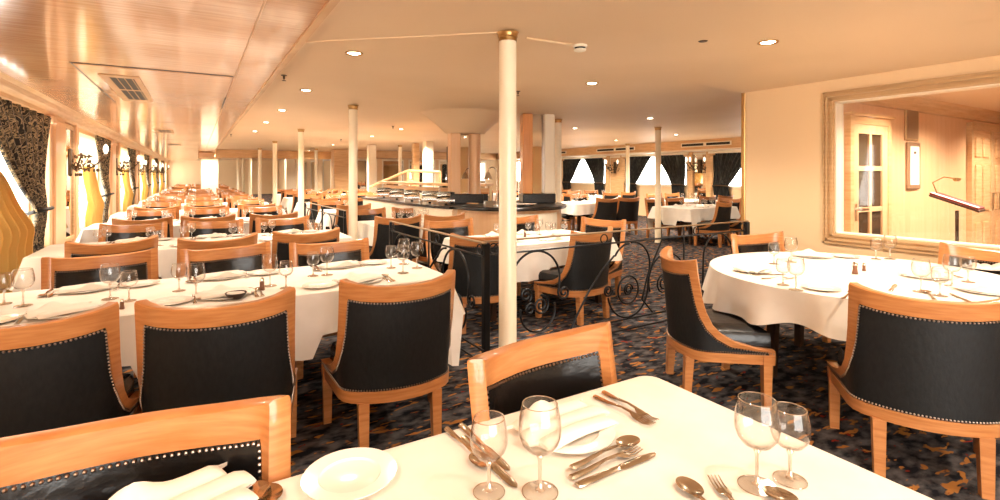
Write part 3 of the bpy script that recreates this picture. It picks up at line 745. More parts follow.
# ================================================================== IRON RAILINGS
def spiral(cx, cz, r0, r1, a0, turns, n=22): return [(cx + (r0 + (r1 - r0) * i / n) * math.cos(R(a0) + 2 * PI * turns * i / n), cz + (r0 + (r1 - r0) * i / n) * math.sin(R(a0) + 2 * PI * turns * i / n)) for i in range(n + 1)]
def arc(cx, cz, r, a0, a1, n=20, e=1): return [(cx + r * math.cos(R(a0 + (a1 - a0) * i / n)), cz + e * r * math.sin(R(a0 + (a1 - a0) * i / n))) for i in range(n + 1)]
def railing(name, p0, p1, label, posts, units, hz=.95):
    L = math.hypot(p1[0] - p0[0], p1[1] - p0[1]); a = math.atan2(p1[1] - p0[1], p1[0] - p0[0])
    t = thing(name, label, 'railing', (p0[0], p0[1], 0), a)
    MB().bbox(-.02, -.017, hz - .013, L + .02, .017, hz, .004).build('handrail', 'rail_top', t)
    for z in (hz - .11, .12, .025): MB().tube([(0, 0, z), (L, 0, z)], .0085, 8).build('bar', 'iron', t)
    for u, w in posts: MB().bbox(u - w, -w, 0, u + w, w, hz - .016, .004).build('post', 'iron', t)
    lo, hi = .12, hz - .11
    def P(L2, r=.0095):
        L2 = [(x, z) for x, z in L2 if .02 < x < L - .02]
        if len(L2) > 2: MB().tube([(x, 0, z) for x, z in L2], r, 8).build('scroll', 'iron', t)
    ring = lambda u, z, r: P(arc(u, z, r, 0, 360, 16), .006)
    for kind, u in units:
        if kind == 'arch':
            P([(u - .24, lo), (u - .255, lo + .2)] + arc(u, hi - .25, .245, 175, 0) + [(u + .235, hi - .36)]); P(spiral(u + .29, hi - .38, .065, .015, 150, 1.6))
            P(arc(u + .02, lo + .22, .175, 15, -190)); P(spiral(u - .10, hi - .36, .06, .015, -60, 1.6)); P(spiral(u + .05, lo + .26, .085, .016, 90, -2)); P(spiral(u - .06, lo + .24, .05, .014, 0, 1.5))
            P([(u + .31, lo - .09), (u + .42, lo + .1), (u + .56, lo + .30), (u + .72, lo + .48), (u + .87, hi - .12)] + arc(u + 1.06, hi - .22, .20, 150, 90))
        else:
            P(arc(u, hi - .235, .225, 95, -30, 16) + [(u + .12, lo + .16), (u + .26, lo + .02)]); P(arc(u - .06, lo + .27, .255, 190, 350, 20) + [(u + .21, lo + .36), (u + .28, hi - .2), (u + .40, hi - .01)])
            P(arc(u - .06, lo + .27, .13, 30, 400)); P(spiral(u - .06, lo + .27, .06, .014, 0, 2)); P(spiral(u - .31, lo + .29, .055, .014, 0, -1.8))
            P(arc(u + .47, lo + .31, .26, 200, -60, 24)); P(spiral(u + .42, lo + .27, .10, .02, 90, 2)); P(spiral(u + .80, lo + .30, .06, .015, 180, -1.7))
        ring(u - .36, hz - .065, .04)
    for u in (.07, L - .07): ring(u, hz - .065, .04)
    return t
RP = (1.93, 3.42)
railing('iron_railing', RP, (5.28, 3.42), 'black wrought iron railing with scrolls running right from the corner post', [(0, .026), (2.3, .008), (3.35, .026)], [('arch', .476), ('loop', 1.585), ('arch', 2.85)])
railing('iron_railing', (1.86, 5.45), (1.88, 3.36), 'black iron railing running from the corner post back along the long tables', [(0, .015), (1.05, .008)], [('arch', .36), ('arch', 1.6)])
railing('iron_railing', (1.75, 10.0), (1.84, 7.35), 'far black iron railing beside the second cream column of the row', [(0, .015), (1.3, .012), (2.6, .015)], [('arch', .4), ('loop', 1.7)])

# ================================================================== INNER DINING ROOM (beyond the railing)
TG = .7515
def inner_table(cx, cy, w, d, name, chairs, near=False, sett=3, m='cloth'):
    table_rect(cx - w / 2, cy - d / 2, cx + w / 2, cy + d / 2, 'dark wooden table under the cloth of the ' + name)
    sl = []
    for (x, y, a) in chairs:
        if abs(math.sin(R(a))) > .7: sl.append((x, cy - d / 2 if a > 0 and a < 180 else cy + d / 2, .3))
        else: sl.append((cx - w / 2 if math.cos(R(a)) > 0 else cx + w / 2, y, .3))
    cloth_rect('tablecloth', cx - w / 2, cy - d / 2, cx + w / 2, cy + d / 2, 'white cloth over the ' + name, seats=sl, zb=.38, zc=.2)
    for (x, y, a) in chairs:
        back = 0 < a < 180
        chair(x, y, a, 'wooden chair %s, %s' % ('showing its dark back' if back else 'facing us' if math.sin(R(a)) < -.5 else 'turned sideways', name), 'chairs at the ' + name, near=near, auto=True)
        ix, iy = cx + (x - cx) * .42, cy + (y - cy) * .30
        ix = max(cx - w / 2 + .15, min(cx + w / 2 - .15, ix)); iy = max(cy - d / 2 + .16, min(cy + d / 2 - .16, iy))
        if sett > 0:
            put('napkin', ix, iy, TG, R(a + 90), 'white folded napkin on the ' + name, 'napkins on the ' + name, True)
            qx, qy = ix + .12 * math.cos(R(a)), iy + .12 * math.sin(R(a))
            put('bigf', qx + .05 , qy - .05, TG, 0, 'clear goblet on the ' + name, 'goblets on the ' + name, True)
        if sett > 1: put('smallf', qx - .05, qy + .04, TG, 0, 'small clear glass on the ' + name, 'small glasses on the ' + name, True)
        if sett > 2: put('plate', ix - .02, iy + .0, TG - .0005, 0, 'white plate on the ' + name, 'plates on the ' + name, True).location.z = TG; 
inner_table(3.25, 4.75, 1.7, .95, 'railing corner table', [(2.28, 4.02, 76), (3.42, 3.74, 99), (2.65, 5.72, -92), (3.65, 5.70, -88), (4.45, 4.75, 196)], near=True, sett=2)
inner_table(2.85, 7.25, 1.5, .95, 'table by second column', [(2.3, 6.32, 88), (2.98, 6.3, 93), (2.35, 8.2, -90), (3.1, 8.2, -92)], sett=2)
inner_table(2.55, 10.2, .8, .95, 'table beyond second column', [(2.5, 9.25, 90), (2.5, 11.15, -90)], sett=1)
inner_table(3.0, 13.2, 1.6, .95, 'table by third column', [(2.6, 12.25, 90), (3.3, 12.25, 88), (2.6, 14.15, -90), (3.3, 14.15, -92)], sett=1)
inner_table(3.1, 16.3, 1.6, .95, 'table by fourth column', [(2.7, 15.35, 90), (3.4, 15.35, 88), (2.7, 17.25, -90), (3.4, 17.25, -92), (4.3, 16.3, 180)], sett=1)
inner_table(3.2, 19.4, 1.6, .95, 'table near far cross beam', [(2.8, 18.45, 90), (3.5, 18.45, 88), (2.8, 20.35, -90), (3.5, 20.35, -92), (4.4, 19.4, 180)], sett=1)
inner_table(5.2, 18.2, 1.4, .95, 'table behind buffet counter', [(4.9, 17.25, 90), (5.5, 17.25, 88), (4.9, 19.15, -90), (5.5, 19.15, -92), (6.3, 18.2, 180), (4.1, 18.2, 0)], sett=1)
inner_table(4.6, 14.6, 1.4, .95, 'small table behind buffet counter', [(4.3, 13.65, 90), (4.9, 13.65, 88), (4.3, 15.55, -90), (4.9, 15.55, -92)], sett=1)
# right part, in front of the curtained windows
inner_table(9.45, 7.35, 1.6, 1.0, 'table behind the railing end', [(9.2, 6.32, 100), (9.95, 6.22, 98), (9.1, 8.3, -90), (9.8, 8.3, -92), (10.75, 7.3, 180)], sett=2)
inner_table(8.6, 9.85, 1.7, 1.0, 'table left of thin column', [(8.3, 8.78, 84), (8.95, 8.74, 80), (8.1, 10.85, -90), (9.0, 10.85, -92), (7.2, 9.95, 0)], sett=2)
inner_table(11.6, 9.2, 1.6, 1.0, 'table before third far window', [(11.2, 8.2, 90), (11.95, 8.2, 90), (11.2, 10.2, -90), (11.95, 10.2, -90)], sett=1)
inner_table(11.3, 12.4, 1.6, 1.0, 'table before second far window', [(10.9, 11.4, 90), (11.65, 11.4, 90), (10.9, 13.4, -90), (11.65, 13.4, -90)], sett=1)
inner_table(9.0, 12.4, 1.6, 1.0, 'table behind thin column table', [(8.6, 11.4, 90), (9.35, 11.4, 90), (8.6, 13.4, -90), (9.35, 13.4, -90)], sett=1)
inner_table(11.3, 15.6, 1.6, 1.0, 'table before first far window', [(10.9, 14.6, 90), (11.65, 14.6, 90), (10.9, 16.6, -90), (11.65, 16.6, -90)], sett=1)
inner_table(8.8, 15.8, 1.6, 1.0, 'table left of first far window', [(8.4, 14.8, 90), (9.15, 14.8, 90), (8.4, 16.8, -90), (9.15, 16.8, -90)], sett=1)
at('shaker', 525, 237, 0, 'brown pepper shaker on the inner table behind the railing corner')

# ================================================================== BUFFET ISLAND
bc = depth_spot(507, 8.25)
t = thing('bar_island', 'round wooden bar island with dark granite top in the room centre', 'bar', (bc[0], bc[1], 0))
MB().lathe([(.88, 0), (.88, .93)], 48).build('base', 'pale_v', t)
MB().lathe([(.001, .93), (.95, .93), (.965, .945), (.965, .965), (.95, .985), (.001, .985)], 48).build('worktop', 'granite', t)
def flat_panel(px, d0):
    pass
# cream front panels on the right side of the island
fa = math.atan2(-bc[1], -bc[0])
mb = MB()
for k in range(10):
    a0 = fa + R(4) + R(5.5) * k; a1 = a0 + R(5.5)
    mb.loft([[(r * math.cos(a), r * math.sin(a), z) for r, z in ((.881, .1), (.90, .1), (.90, .88), (.881, .88))] for a in (a0, a1)], k == 0, k == 9, True)
mb.build('front_panel', 'white_wood', t)
def cluster(px, dd, name, label, ml, mr):
    x, y = depth_spot(px, dd); rz = math.atan2(y, x) - PI / 2 + R(13)
    c = thing(name, label, 'column', (x, y, 0), rz)
    MB().bbox(-.28, -.18, .986, .28, .18, 1.14, .01).build('plinth', 'granite', c)
    MB().bbox(-.27, -.13, 1.14, -.10, .13, CEIL - .003, .012).build('pilaster', ml, c)
    if mr == 'round': MB().lathe([(.105, 1.14), (.1, 1.2), (.1, CEIL - .003)], 24, .16, -.02).build('pilaster', 'pale_v', c)
    else: MB().bbox(.10, -.13, 1.14, .28, .13, CEIL - .003, .012).build('pilaster', mr, c)
    MB().box(-.11, -.02, 1.14, .11, .0, CEIL - .004).build('mirror', 'mirror', c)
    return c
c1 = cluster(465, 8.45, 'mirrored_column', 'twin wooden pilasters with mirror between, on the bar under the flared ceiling', 'pale_v', 'round')
MB().lathe([(.33, 2.14), (.35, 2.16), (.48, 2.28), (.66, 2.42), (.76, CEIL - .002)], 8).build('flared_canopy', 'ceil', c1)
MB().lathe([(.001, 2.14), (.33, 2.14)], 8).build('canopy_underside', 'ceil', c1)
c2 = cluster(537, 8.55, 'mirrored_column', 'narrow mirrored pillar with orange and white pilasters right on the bar', 'wood_v', 'white_wood')
# curved buffet counter
pts = [depth_spot(452, 7.75), depth_spot(436, 8.0), depth_spot(415, 8.55), depth_spot(392, 9.5), depth_spot(363, 11.0)]
pts = sub(pts, 3)
def band(mb, off0, off1, z0, z1, ex=0):
    rings = []
    for i, (x, y) in enumerate(pts):
        a = pts[max(0, i - 1)]; b = pts[min(len(pts) - 1, i + 1)]; tx, ty = b[0] - a[0], b[1] - a[1]; L = math.hypot(tx, ty); nx, ny = ty / L, -tx / L
        rings.append([(x + nx * off0, y + ny * off0, z0), (x + nx * off1, y + ny * off1, z0), (x + nx * off1, y + ny * off1, z1), (x + nx * off0, y + ny * off0, z1)])
    mb.loft(rings, True, True, False); return mb
t = thing('buffet_counter', 'long curved white buffet counter with dark stone top left of the bar', 'counter')
band(MB(), 0, .55, 0, .93).build('base', 'white_wood', t); band(MB(), -.04, .6, .93, .97).build('worktop', 'granite', t)
band(MB(), .52, .58, .97, 1.0).build('back_ledge', 'pale_wood', t)
def chafing(px, dd, i):
    x, y = depth_spot(px, dd); rz = math.atan2(y, x) - PI / 2
    c = thing('chafing_dish', 'silver chafing dish on the curved buffet counter', 'chafing dish', (x, y, .971), rz, 'chafing dishes on the buffet', True); c.scale = (.60, .7, .56)
    MB().bbox(-.24, -.16, .10, .24, .16, .17, .01).build('tray', 'chrome', c)
    mb = MB(); mb.grid(lambda u, v: (-.23 + .46 * u, .15 - .30 * (1 - math.cos(PI * v * .5)), .17 + .2 * math.sin(PI * v * .5) + .02 * math.sin(PI * u)), 8, 8); mb.build('lid', 'chrome', c)
    f = MB()
    for sx in (-.22, .22):
        for sy in (-.14, .14): f.tube([(sx, sy, 0), (sx, sy, .11)], .008, 6)
    f.build('stand', 'chrome', c)
    MB().lathe([(.001, 0), (.04, 0), (.04, .05), (.001, .05)], 12).build('burner', 'black', c)
for i, (px, dd) in enumerate(((446, 8.15), (430, 8.6), (412, 9.15), (397, 9.8), (384, 10.6))): chafing(px, dd, i)
# wooden display shelf above the buffet
t = thing('display_shelf', 'long pale wooden shelf on legs behind the chafing dishes', 'shelf')
q = [depth_spot(490, 9.6), depth_spot(440, 10.0), depth_spot(385, 12.6)]
mb = MB()
for a, b in zip(q, q[1:]):
    d_ = Vector((b[0] - a[0], b[1] - a[1], 0)).normalized(); n_ = Vector((-d_.y, d_.x, 0)) * .18
    for z0, z1 in ((1.24, 1.29), (1.12, 1.20)):
        w = n_ if z0 > 1.2 else n_ * .2
        mb.loft([[(p[0] - w.x, p[1] - w.y, z0), (p[0] + w.x, p[1] + w.y, z0), (p[0] + w.x, p[1] + w.y, z1), (p[0] - w.x, p[1] - w.y, z1)] for p in (a, b)], True, True, False)
mb.build('board', 'pale_wood', t)
for p in q: MB().bbox(p[0] - .03, p[1] - .03, 0, p[0] + .03, p[1] + .03, 1.24, .004).build('leg', 'chrome', t)
# stair balustrade
t = thing('stair_balustrade', 'sloping pale wooden stair handrail behind the buffet left end', 'handrail')
for (pa, za, pb, zb) in (((370, 13.5), 1.12, (408, 12.5), 1.55), ((392, 13), 1.05, (412, 12.2), 1.3), ((408, 12.5), 1.55, (440, 12.3), 1.52)):
    a, b = depth_spot(*pa), depth_spot(*pb); mb = MB(); mb.tube([(a[0], a[1], za), (b[0], b[1], zb)], .035, 8); mb.build('rail', 'pale_wood', t)
    MB().tube([(b[0], b[1], 0), (b[0], b[1], zb)], .03, 8).build('post', 'pale_wood', t)
# arched heat lamps on the bar
for px, dd, lab in ((497, 7.75, 'tall arched chrome heat lamp on the bar left of the big column'), (519, 8.9, 'arched chrome heat lamp on the bar right of the big column')):
    x, y = depth_spot(px, dd); c = thing('heat_lamp', lab, 'lamp', (x, y, .986), -YAW)
    MB().lathe([(.001, 0), (.07, 0), (.07, .015), (.001, .02)], 16).build('base', 'chrome', c)
    MB().tube([(0, 0, .015), (0, 0, .5)] + [(-.07 + .07 * math.cos(R(k)), 0, .5 + .09 * math.sin(R(k))) for k in range(0, 181, 20)], .008, 8).build('arm', 'chrome', c)
    MB().lathe([(.012, .52), (.03, .50), (.065, .42), (.07, .40)], 16, -.14, 0).build('lamp_shade', 'chrome', c)
# items on the bar right side
x, y = depth_spot(508 + 14, 7.75); 
for k, (px, dd) in enumerate(((527, 7.7), (516, 7.6))):
    x, y = depth_spot(px, dd); tag(MB().lathe([(.001, .002), (.10, .002), (.15, .03), (.155, .03), (.105, 0), (.001, 0)], 24).build('serving_platter', 'china'), ['white serving platter on the bar right of the big column', 'white serving platter on the bar partly behind the big column'][k], 'platter').location = (x, y, .986)

# mirrors and doorways along the back walls
for k, (x, w) in enumerate(((6.3, .5), (7.6, .45), (9.0, .6), (10.4, .5), (11.8, .55))):
    o = thing('wall_mirror', 'tall framed mirror on the back wall behind the buffet', 'mirror', (x, 21.99, 0), 0, 'mirrors on the back wall', True)
    MB().box(-w, -.02, .6, w, -.008, 2.05).build('mirror_glass', 'mirror', o)
    f = MB()
    for x0, x1, z0, z1 in ((-w - .06, w + .06, .54, .6), (-w - .06, w + .06, 2.05, 2.12), (-w - .06, -w, .6, 2.05), (w, w + .06, .6, 2.05)): f.box(x0, -.04, z0, x1, -.004, z1)
    f.build('mirror_frame', 'white_wood', o)
for k, (y, w) in enumerate(((24.5, .8), (27.5, .8), (30.5, .8), (34, .8))):
    o = thing('wall_mirror', 'tall mirror on the annex wall beyond the cross beam', 'mirror', (5.29, y, 0), 0, 'mirrors on the annex wall', True)
    MB().box(-.02, -w, .5, -.008, w, 2.1).build('mirror_glass', 'mirror', o)
    f = MB()
    for y0, y1, z0, z1 in ((-w - .06, w + .06, .44, .5), (-w - .06, w + .06, 2.1, 2.17), (-w - .06, -w, .5, 2.1), (w, w + .06, .5, 2.1)): f.box(-.04, y0, z0, -.004, y1, z1)
    f.build('mirror_frame', 'white_wood', o)

# ================================================================== CURTAINS
def curtain(xw, sx, top, tie, bot, zt, ztie, zb, folds, amp, m, label, name='curtain', group=None, auto=False, mirror_tie=True, tie_m='bronze', swag=0, split=False):
    """top/tie/bot: (y0, y1) extents; sx: side the room is on"""
    nv = 26
    def fn(u, v):
        z = zt + (zb - zt) * v; vt = (zt - ztie) / (zt - zb)
        if v < vt: k = v / vt; k = k ** 1.0; e = 1 - (1 - k) ** 1.25 if False else k; a = [top[i] + (tie[i] - top[i]) * (e if i == 0 else k ** .8) for i in (0, 1)]
        else: k = (v - vt) / (1 - vt); k = k ** .7; a = [tie[i] + (bot[i] - tie[i]) * k for i in (0, 1)]
        w = a[1] - a[0]; am = amp * (.35 + .65 * min(1, abs(w) / abs(top[1] - top[0]) + .2))
        y = a[0] + w * u; x = xw + sx * (.05 + am * (1 + math.sin(2 * PI * folds * u)) + .05 * math.exp(-((v - vt) / .12) ** 2))
        return (x, y, z)
    o = thing(name, label, 'curtain', (0, 0, 0), 0, group, auto)
    MB().grid(fn, folds * 6, nv).build('drape', m, o, solid=.004)
    if tie_m:
        ym = (tie[0] + tie[1]) / 2; hw = abs(tie[1] - tie[0]) / 2 + .02
        MB().tube([(xw + sx * (.07 + amp + (.07 + amp) * math.cos(a)), ym + hw * math.sin(a), ztie + .03 * math.cos(a)) for a in [2 * PI * k / 16 for k in range(17)]], .022, 8).build('tieback', tie_m, o)
    return o
for i, (a, b) in enumerate(wins[:6]):
    if i == 0 and False: continue
    g = 'patterned drapes on the left windows'
    curtain(LW, 1, (b - (2.9 if i == 0 else 1.95), b - .05), (b - .95, b - .5), (b - 1.0, b - .35), 2.2, 1.03, .12, 9, .035, 'drape', 'dark patterned drape tied back at the left wall window', 'curtain', g, True, tie_m='black')
    curtain(LW - .06, 1, (a + .1, b - 1.6) if i else (a + .1, b - 2.6), (a + .3, a + 1.7 if i else b - 1.9), (a + .3, a + 2.0 if i else b - 1.3), 2.16, 1.05, .15, 14, .03, 'sheer_white', 'sheer gathered curtain in the left wall window', 'sheer_curtain', 'sheers in the left windows', True, tie_m=None)
    curtain(LW - .07, 1, (a + .3, a + .9) if i else (b - 3.0, b - 2.2), (a + .5, a + 1.7) if i else (b - 3.0, b - 1.2), (a + .6, a + 2.0) if i else (b - 3.0, b - .8), 1.6 if i else 1.5, .9, .15, 7, .085, 'sheer', 'golden silk lower curtain in the left wall window', 'silk_curtain', 'gold silks in the left windows', True, tie_m=None)
for i, (a, b) in enumerate(fwins[:3]):
    w = b - a; nm = ['first', 'second', 'third'][i] + ' far window'
    curtain(FW, -1, (b - .02, a + w * .5), (b - .05, b - .55), (b - .05, b - .6), 2.14, 1.10, .5, 8, .03, 'drape_dark', 'dark tied back curtain on the left of the ' + nm)
    curtain(FW, -1, (a + .02, a + w * .5), (a + .05, a + .55), (a + .05, a + .6), 2.14, 1.10, .5, 8, .03, 'drape_dark', 'dark tied back curtain on the right of the ' + nm)
    p = thing('cornice_box', 'pale scalloped pelmet over the ' + nm, 'pelmet', (FW, (a + b) / 2, 0))
    MB().bbox(-.16, -w / 2 - .1, 2.09, -.0, w / 2 + .1, 2.158, .01).build('board', 'white_wood', p)

# ================================================================== WALL SCONCES
def sconce_master():
    t = thing('wall_sconce', 'x', 'wall lamp')
    MB().bbox(.0, -.05, -.18, .03, .05, .16, .012).build('back_plate', 'bronze', t)
    for k, an in enumerate((-62, 0, 62)):
        a = R(an); c_, s_ = math.cos(a), math.sin(a); L = .30 + (.04 if k % 2 else 0)
        mb = MB(); mb.tube([(.02 + c_ * L * u, s_ * L * u, -.02 - .13 * math.sin(PI * u) * (1 - u * .3) + .09 * u) for u in [i / 9 for i in range(10)]], .010, 6)
        mb.tube([(.02 + c_ * (L * .5 + .05 * math.cos(v)), s_ * (L * .5 + .05 * math.cos(v)), -.06 + .05 * math.sin(v)) for v in [i * .7 for i in range(8)]], .007, 5)
        arm = mb.build('arm', 'bronze', t)
        MB().lathe([(.001, .06), (.03, .065), (.036, .08), (.012, .085), (.012, .10)], 10, .02 + c_ * L, s_ * L).build('candle_cup', 'bronze', arm)
        MB().lathe([(.012, .10), (.020, .12), (.030, .16), (.022, .20), (.001, .225)], 10, .02 + c_ * L, s_ * L).build('bulb', 'candle', arm)
    # leaf-like bronze ornament on the sconce, built from small balls
    mb = MB()
    for k in range(30):
        a = R(-80 + 160 * k / 29); L = .1 + .17 * ((k * 7) % 5) / 4; mb.ball((.02 + L * math.cos(a), L * math.sin(a), -.16 + .055 * ((k * 3) % 5)), .012, 6, 4, 1.9)
    mb.build('leaf_ornament', 'bronze', t)
    t.scale = (1.25,) * 3
    return t
SCM = None
for i, b in enumerate(bays[1:6]):
    if SCM is None: SCM = sconce_master(); o = SCM; o.location = (LW + .032, b + 1.31, 1.66); o['label'] = 'dark bronze candle sconce with curved arms on the left wall'; o['group'] = 'sconces on the left wall'; AUTO.append(o)
    else: o = dup(SCM, (LW + .032, b + 1.31, 1.66), 0, 'dark bronze candle sconce with curved arms on the left wall', 'sconces on the left wall', True)
for y, lab in ((13.98, 'bronze sconce between first and second far windows'), (10.28, 'bronze sconce between second and third far windows'), (17.75, 'bronze sconce left of the first far window')):
    dup(SCM, (FW - .052, y, 1.72), PI, lab); 
    p = thing('wall_mirror', 'narrow panel behind the ' + lab, 'mirror', (FW, y, 0))
    MB().box(-.03, -.27, .55, -.02, .27, 2.08).build('mirror_glass', 'mirror' if y < 12 else 'pale_wood', p)
    f = MB()
    for y0, y1, z0, z1 in ((-.32, .32, .5, .55), (-.32, .32, 2.08, 2.13), (-.32, -.27, .55, 2.08), (.27, .32, .55, 2.08)): f.box(-.05, y0, z0, -.002, y1, z1)
    f.build('mirror_frame', 'white_wood', p)

# ================================================================== CEILING FITTINGS
def vent(x0, y0, x1, y1, z, label, nslat=5, along='y'):
    cx, cy = (x0 + x1) / 2, (y0 + y1) / 2; t = thing('ceiling_vent', label, 'vent', (cx, cy, z)); hx, hy = (x1 - x0) / 2, (y1 - y0) / 2
    MB().box(-hx + .03, -hy + .04, -.003, hx - .03, hy - .04, -.0012).build('backing', 'black', t)
    f = MB(); f.box(-hx, -hy, -.007, -hx + .06, hy, -.001); f.box(hx - .05, -hy, -.007, hx, hy, -.001); f.box(-hx + .06, -hy, -.007, hx - .05, -hy + .12, -.001); f.box(-hx + .06, hy - .12, -.007, hx - .05, hy, -.001); f.box(-hx + .06, -.03, -.006, hx - .05, .03, -.001)
    f.build('frame', 'pale_wood', t)
    for k in range(nslat):
        x = -hx + .035 + (2 * hx - .07) * (k + .5) / nslat
        MB().box(x - .004, -hy + .04, -.006, x + .002, hy - .04, -.003).build('slat', 'pale_wood', t)
    return t
vent(-.77, 5.85, -.46, 7.75, 2.388, 'long slotted air vent in the glossy wooden ceiling, nearest one', 4)
tag(MB().bbox(-.88, 5.44, 2.389, .30, 8.12, 2.3995, .003).build('access_panel', 'wood_ceiling'), 'rectangular wooden access panel around the nearest ceiling vent', 'ceiling panel')
pn = bpy.data.objects['access_panel']
MB().box(-.90, 5.425, 2.396, -.882, 8.13, 2.3995).box(-.90, 5.42, 2.396, .305, 5.438, 2.3995).box(.302, 7.0, 2.390, .316, 8.12, 2.3995).build('shadow_gap', 'dark_wood', pn)
vent(-.76, 12.6, -.42, 13.6, 2.399, 'slotted air vent in the wooden ceiling, second from the camera', 4)
vent(-.76, 18.4, -.42, 19.4, 2.399, 'slotted air vent in the wooden ceiling, third from the camera', 4)
# wall vents on the far soffit
for k, (ya, yb) in enumerate(((12.3, 14.2), (8.7, 10.4), (16.0, 17.6))):
    t = thing('soffit_vent', ['slim white air grille on the soffit over the second far window', 'slim white air grille on the soffit over the third far window', 'slim white air grille over the first far window'][k], 'vent', (FW - .752, (ya + yb) / 2, 2.34))
    h_ = (yb - ya) / 2; MB().bbox(-.02, -h_, -.06, 0, h_, .06, .004).build('frame', 'white_wood', t)
    for s in (-1, 1): MB().box(-.024, min(s * .05, s * (h_ - .04)), -.035, -.019, max(s * .05, s * (h_ - .04)), .035).build('slot', 'black', t)
# sprinklers
spm = None
for px, py in ((284, 75), (393, 126), (518, 91), (558, 121), (341, 139), (231, 134)):
    x, y = spot(px, py, CEIL)
    z = CEIL - .001
    if abs(x - SOF) < .08: x = SOF + .1
    if spm is None:
        spm = thing('fire_sprinkler', 'small dark fire sprinkler head on the ceiling', 'sprinkler', (x, y, z), 0, 'ceiling sprinklers', True)
        MB().lathe([(.028, 0), (.03, -.006), (.012, -.010), (.01, -.03), (.012, -.035), (.004, -.04), (.004, -.055)], 12).build('body', 'bronze', spm)
        MB().lathe([(.001, -.055), (.02, -.056), (.02, -.059), (.001, -.06)], 12).build('deflector', 'bronze', spm)
    else: dup(spm, (x, y, z), 0, 'small dark fire sprinkler head on the ceiling', 'ceiling sprinklers', True)
x, y = spot(580, 45, CEIL); t = thing('smoke_detector', 'white round smoke detector on the ceiling with a wiring conduit', 'smoke detector', (x, y, CEIL - .001))
MB().lathe([(.055, 0), (.057, -.012), (.05, -.02)], 24).build('base', 'white_wood', t); MB().lathe([(.042, -.018), (.042, -.036)], 24).build('sensor_grille', 'black', t); MB().lathe([(.05, -.034), (.046, -.044), (.03, -.05), (.001, -.052)], 24).build('cap', 'white_wood', t)
x1_, y1_ = 1.98, 3.05
tag(MB().tube([(x - .06, y, CEIL - .008), (x1_ + .1, y + .02, CEIL - .008)], .008, 8).build('conduit', 'ceil'), 'thin painted conduit on the ceiling from column to smoke detector', 'conduit')
x, y = spot(703, 41, CEIL); tag(MB().lathe([(.001, -.004), (.03, -.004), (.034, 0)], 20).build('ceiling_sensor', 'bronze'), 'flat dark round sensor on the ceiling right of the smoke detector', 'sensor').location = (x, y, CEIL - .001)
# ceiling seam rising toward the big column
a, b = spot(297, 42, CEIL), spot(500, 32, CEIL); tag(MB().tube([(a[0], a[1], CEIL + .002), (b[0], b[1], CEIL + .002)], .010, 8).build('ceiling_bead', 'ceil'), 'shallow raised bead across the ceiling ending at the big column', 'moulding')

# ================================================================== VESTIBULE FURNITURE
t = thing('framed_menu', 'narrow framed menu sheet on the wall behind the internal window', 'picture frame', (7.37, VY - .002, 1.57))
MB().bbox(-.17, -.03, -.28, .17, 0, .28, .01).build('frame', 'taupe', t); MB().box(-.12, -.033, -.23, .12, -.029, .23).build('sheet', 'paper', t)
mb = MB(); mb.box(-.035, -.0345, .14, .035, -.0335, .17)
for k in range(7): mb.box(-.07, -.0345, .08 - k * .04, .07, -.0335, .084 - k * .04)
mb.build('print', 'bronze', t)
t = thing('wall_picture', 'dark framed panel on the wall above the framed menu', 'picture frame', (7.35, VY - .002, 2.06))
MB().bbox(-.19, -.02, -.19, .17, 0, .19, .01).build('frame', 'frame_v', t); MB().box(-.16, -.023, -.17, .14, -.019, .17).build('panel', 'taupe', t)
x, y = depth_spot(957, 5.1); t = thing('book_lectern', 'lectern with an open red folder standing behind the internal window', 'lectern', (x, y, 0), R(8))
MB().lathe([(.001, 0), (.17, 0), (.17, .02), (.03, .04), (.001, .04)], 24).build('base', 'dark_wood', t); 
mb = MB(); mb.tube([(-.02, 0, .03), (-.02, 0, 1.1)], .012, 10); mb.tube([(.02, 0, .03), (.02, 0, 1.1)], .012, 10); mb.build('pole', 'dark_wood', t)
def tilt(mb_pts, n): pass
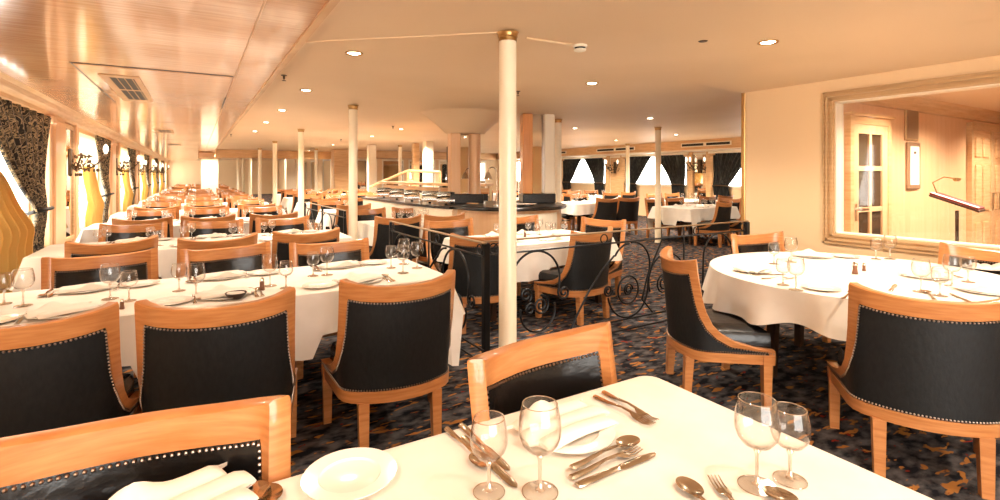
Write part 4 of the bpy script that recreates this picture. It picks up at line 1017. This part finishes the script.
def slab(x0, x1, y0, y1, z, th, ti=.5):
    P = []
    for dz in (0, th):
        for (x, y) in ((x0, y0), (x1, y0), (x1, y1), (x0, y1)): P.append((x, y * math.cos(ti), z + y * math.sin(ti) + dz))
    return MB().add(P, [(0, 3, 2, 1), (4, 5, 6, 7), (0, 1, 5, 4), (1, 2, 6, 5), (2, 3, 7, 6), (3, 0, 4, 7)], False)
slab(-.18, .18, -.20, .20, 1.17, .02, .37).build('book_rest', 'dark_wood', t); b = slab(-.176, .176, -.195, .195, 1.192, .018, .37).build('folder', 'red', t)
slab(-.168, -.085, -.19, .19, 1.212, .003, .37).build('page', 'paper', b)
mb = MB(); mb.tube([(0, .15, 1.26), (0, .19, 1.38), (0, .10, 1.44), (0, .0, 1.42)], .006, 6); mb.build('lamp_arm', 'brass', t)
MB().tube([(-.1, 0, 1.415), (.1, 0, 1.415)], .018, 8).build('lamp_shade', 'brass', t)

# ================================================================== LABELS
groups = {}
for o in AUTO: groups.setdefault(o['label'], []).append(o)
bpy.context.view_layer.update()
for lab, L in groups.items():
    if len(L) == 1: continue
    L.sort(key=lambda o: (lambda c: proj_px(c.x, c.y))(o.location if o.location.length > .01 else (o.children[0].matrix_world @ Vector(o.children[0].bound_box[0]))))
    for i, o in enumerate(L):
        if len(lab.split()) > 12: lab2 = lab
        else: lab2 = lab
        tail = ', leftmost' if i == 0 else ', rightmost' if i == len(L) - 1 else ', %s from the left' % ordn(i)
        o['label'] = lab2 + tail
for o in bpy.data.objects:
    if o.parent is None and 'label' in o.keys():
        n = len(o['label'].split())
        if n > 16 or n < 4: print('LABEL LENGTH', n, o['label'])

# ================================================================== LOOK
sc.view_settings.view_transform = 'Standard'; sc.view_settings.look = 'None'; sc.view_settings.gamma = 1
sc.view_settings.use_curve_mapping = False
sc.view_settings.exposure = .82
sc.cycles.max_bounces = 10; sc.cycles.diffuse_bounces = 4; sc.cycles.glossy_bounces = 4; sc.cycles.transparent_max_bounces = 24
sc.cycles.sample_clamp_indirect = 6; sc.cycles.sample_clamp_direct = 0
sc.cycles.caustics_reflective = False; sc.cycles.caustics_refractive = False
sc.cycles.use_denoising = True
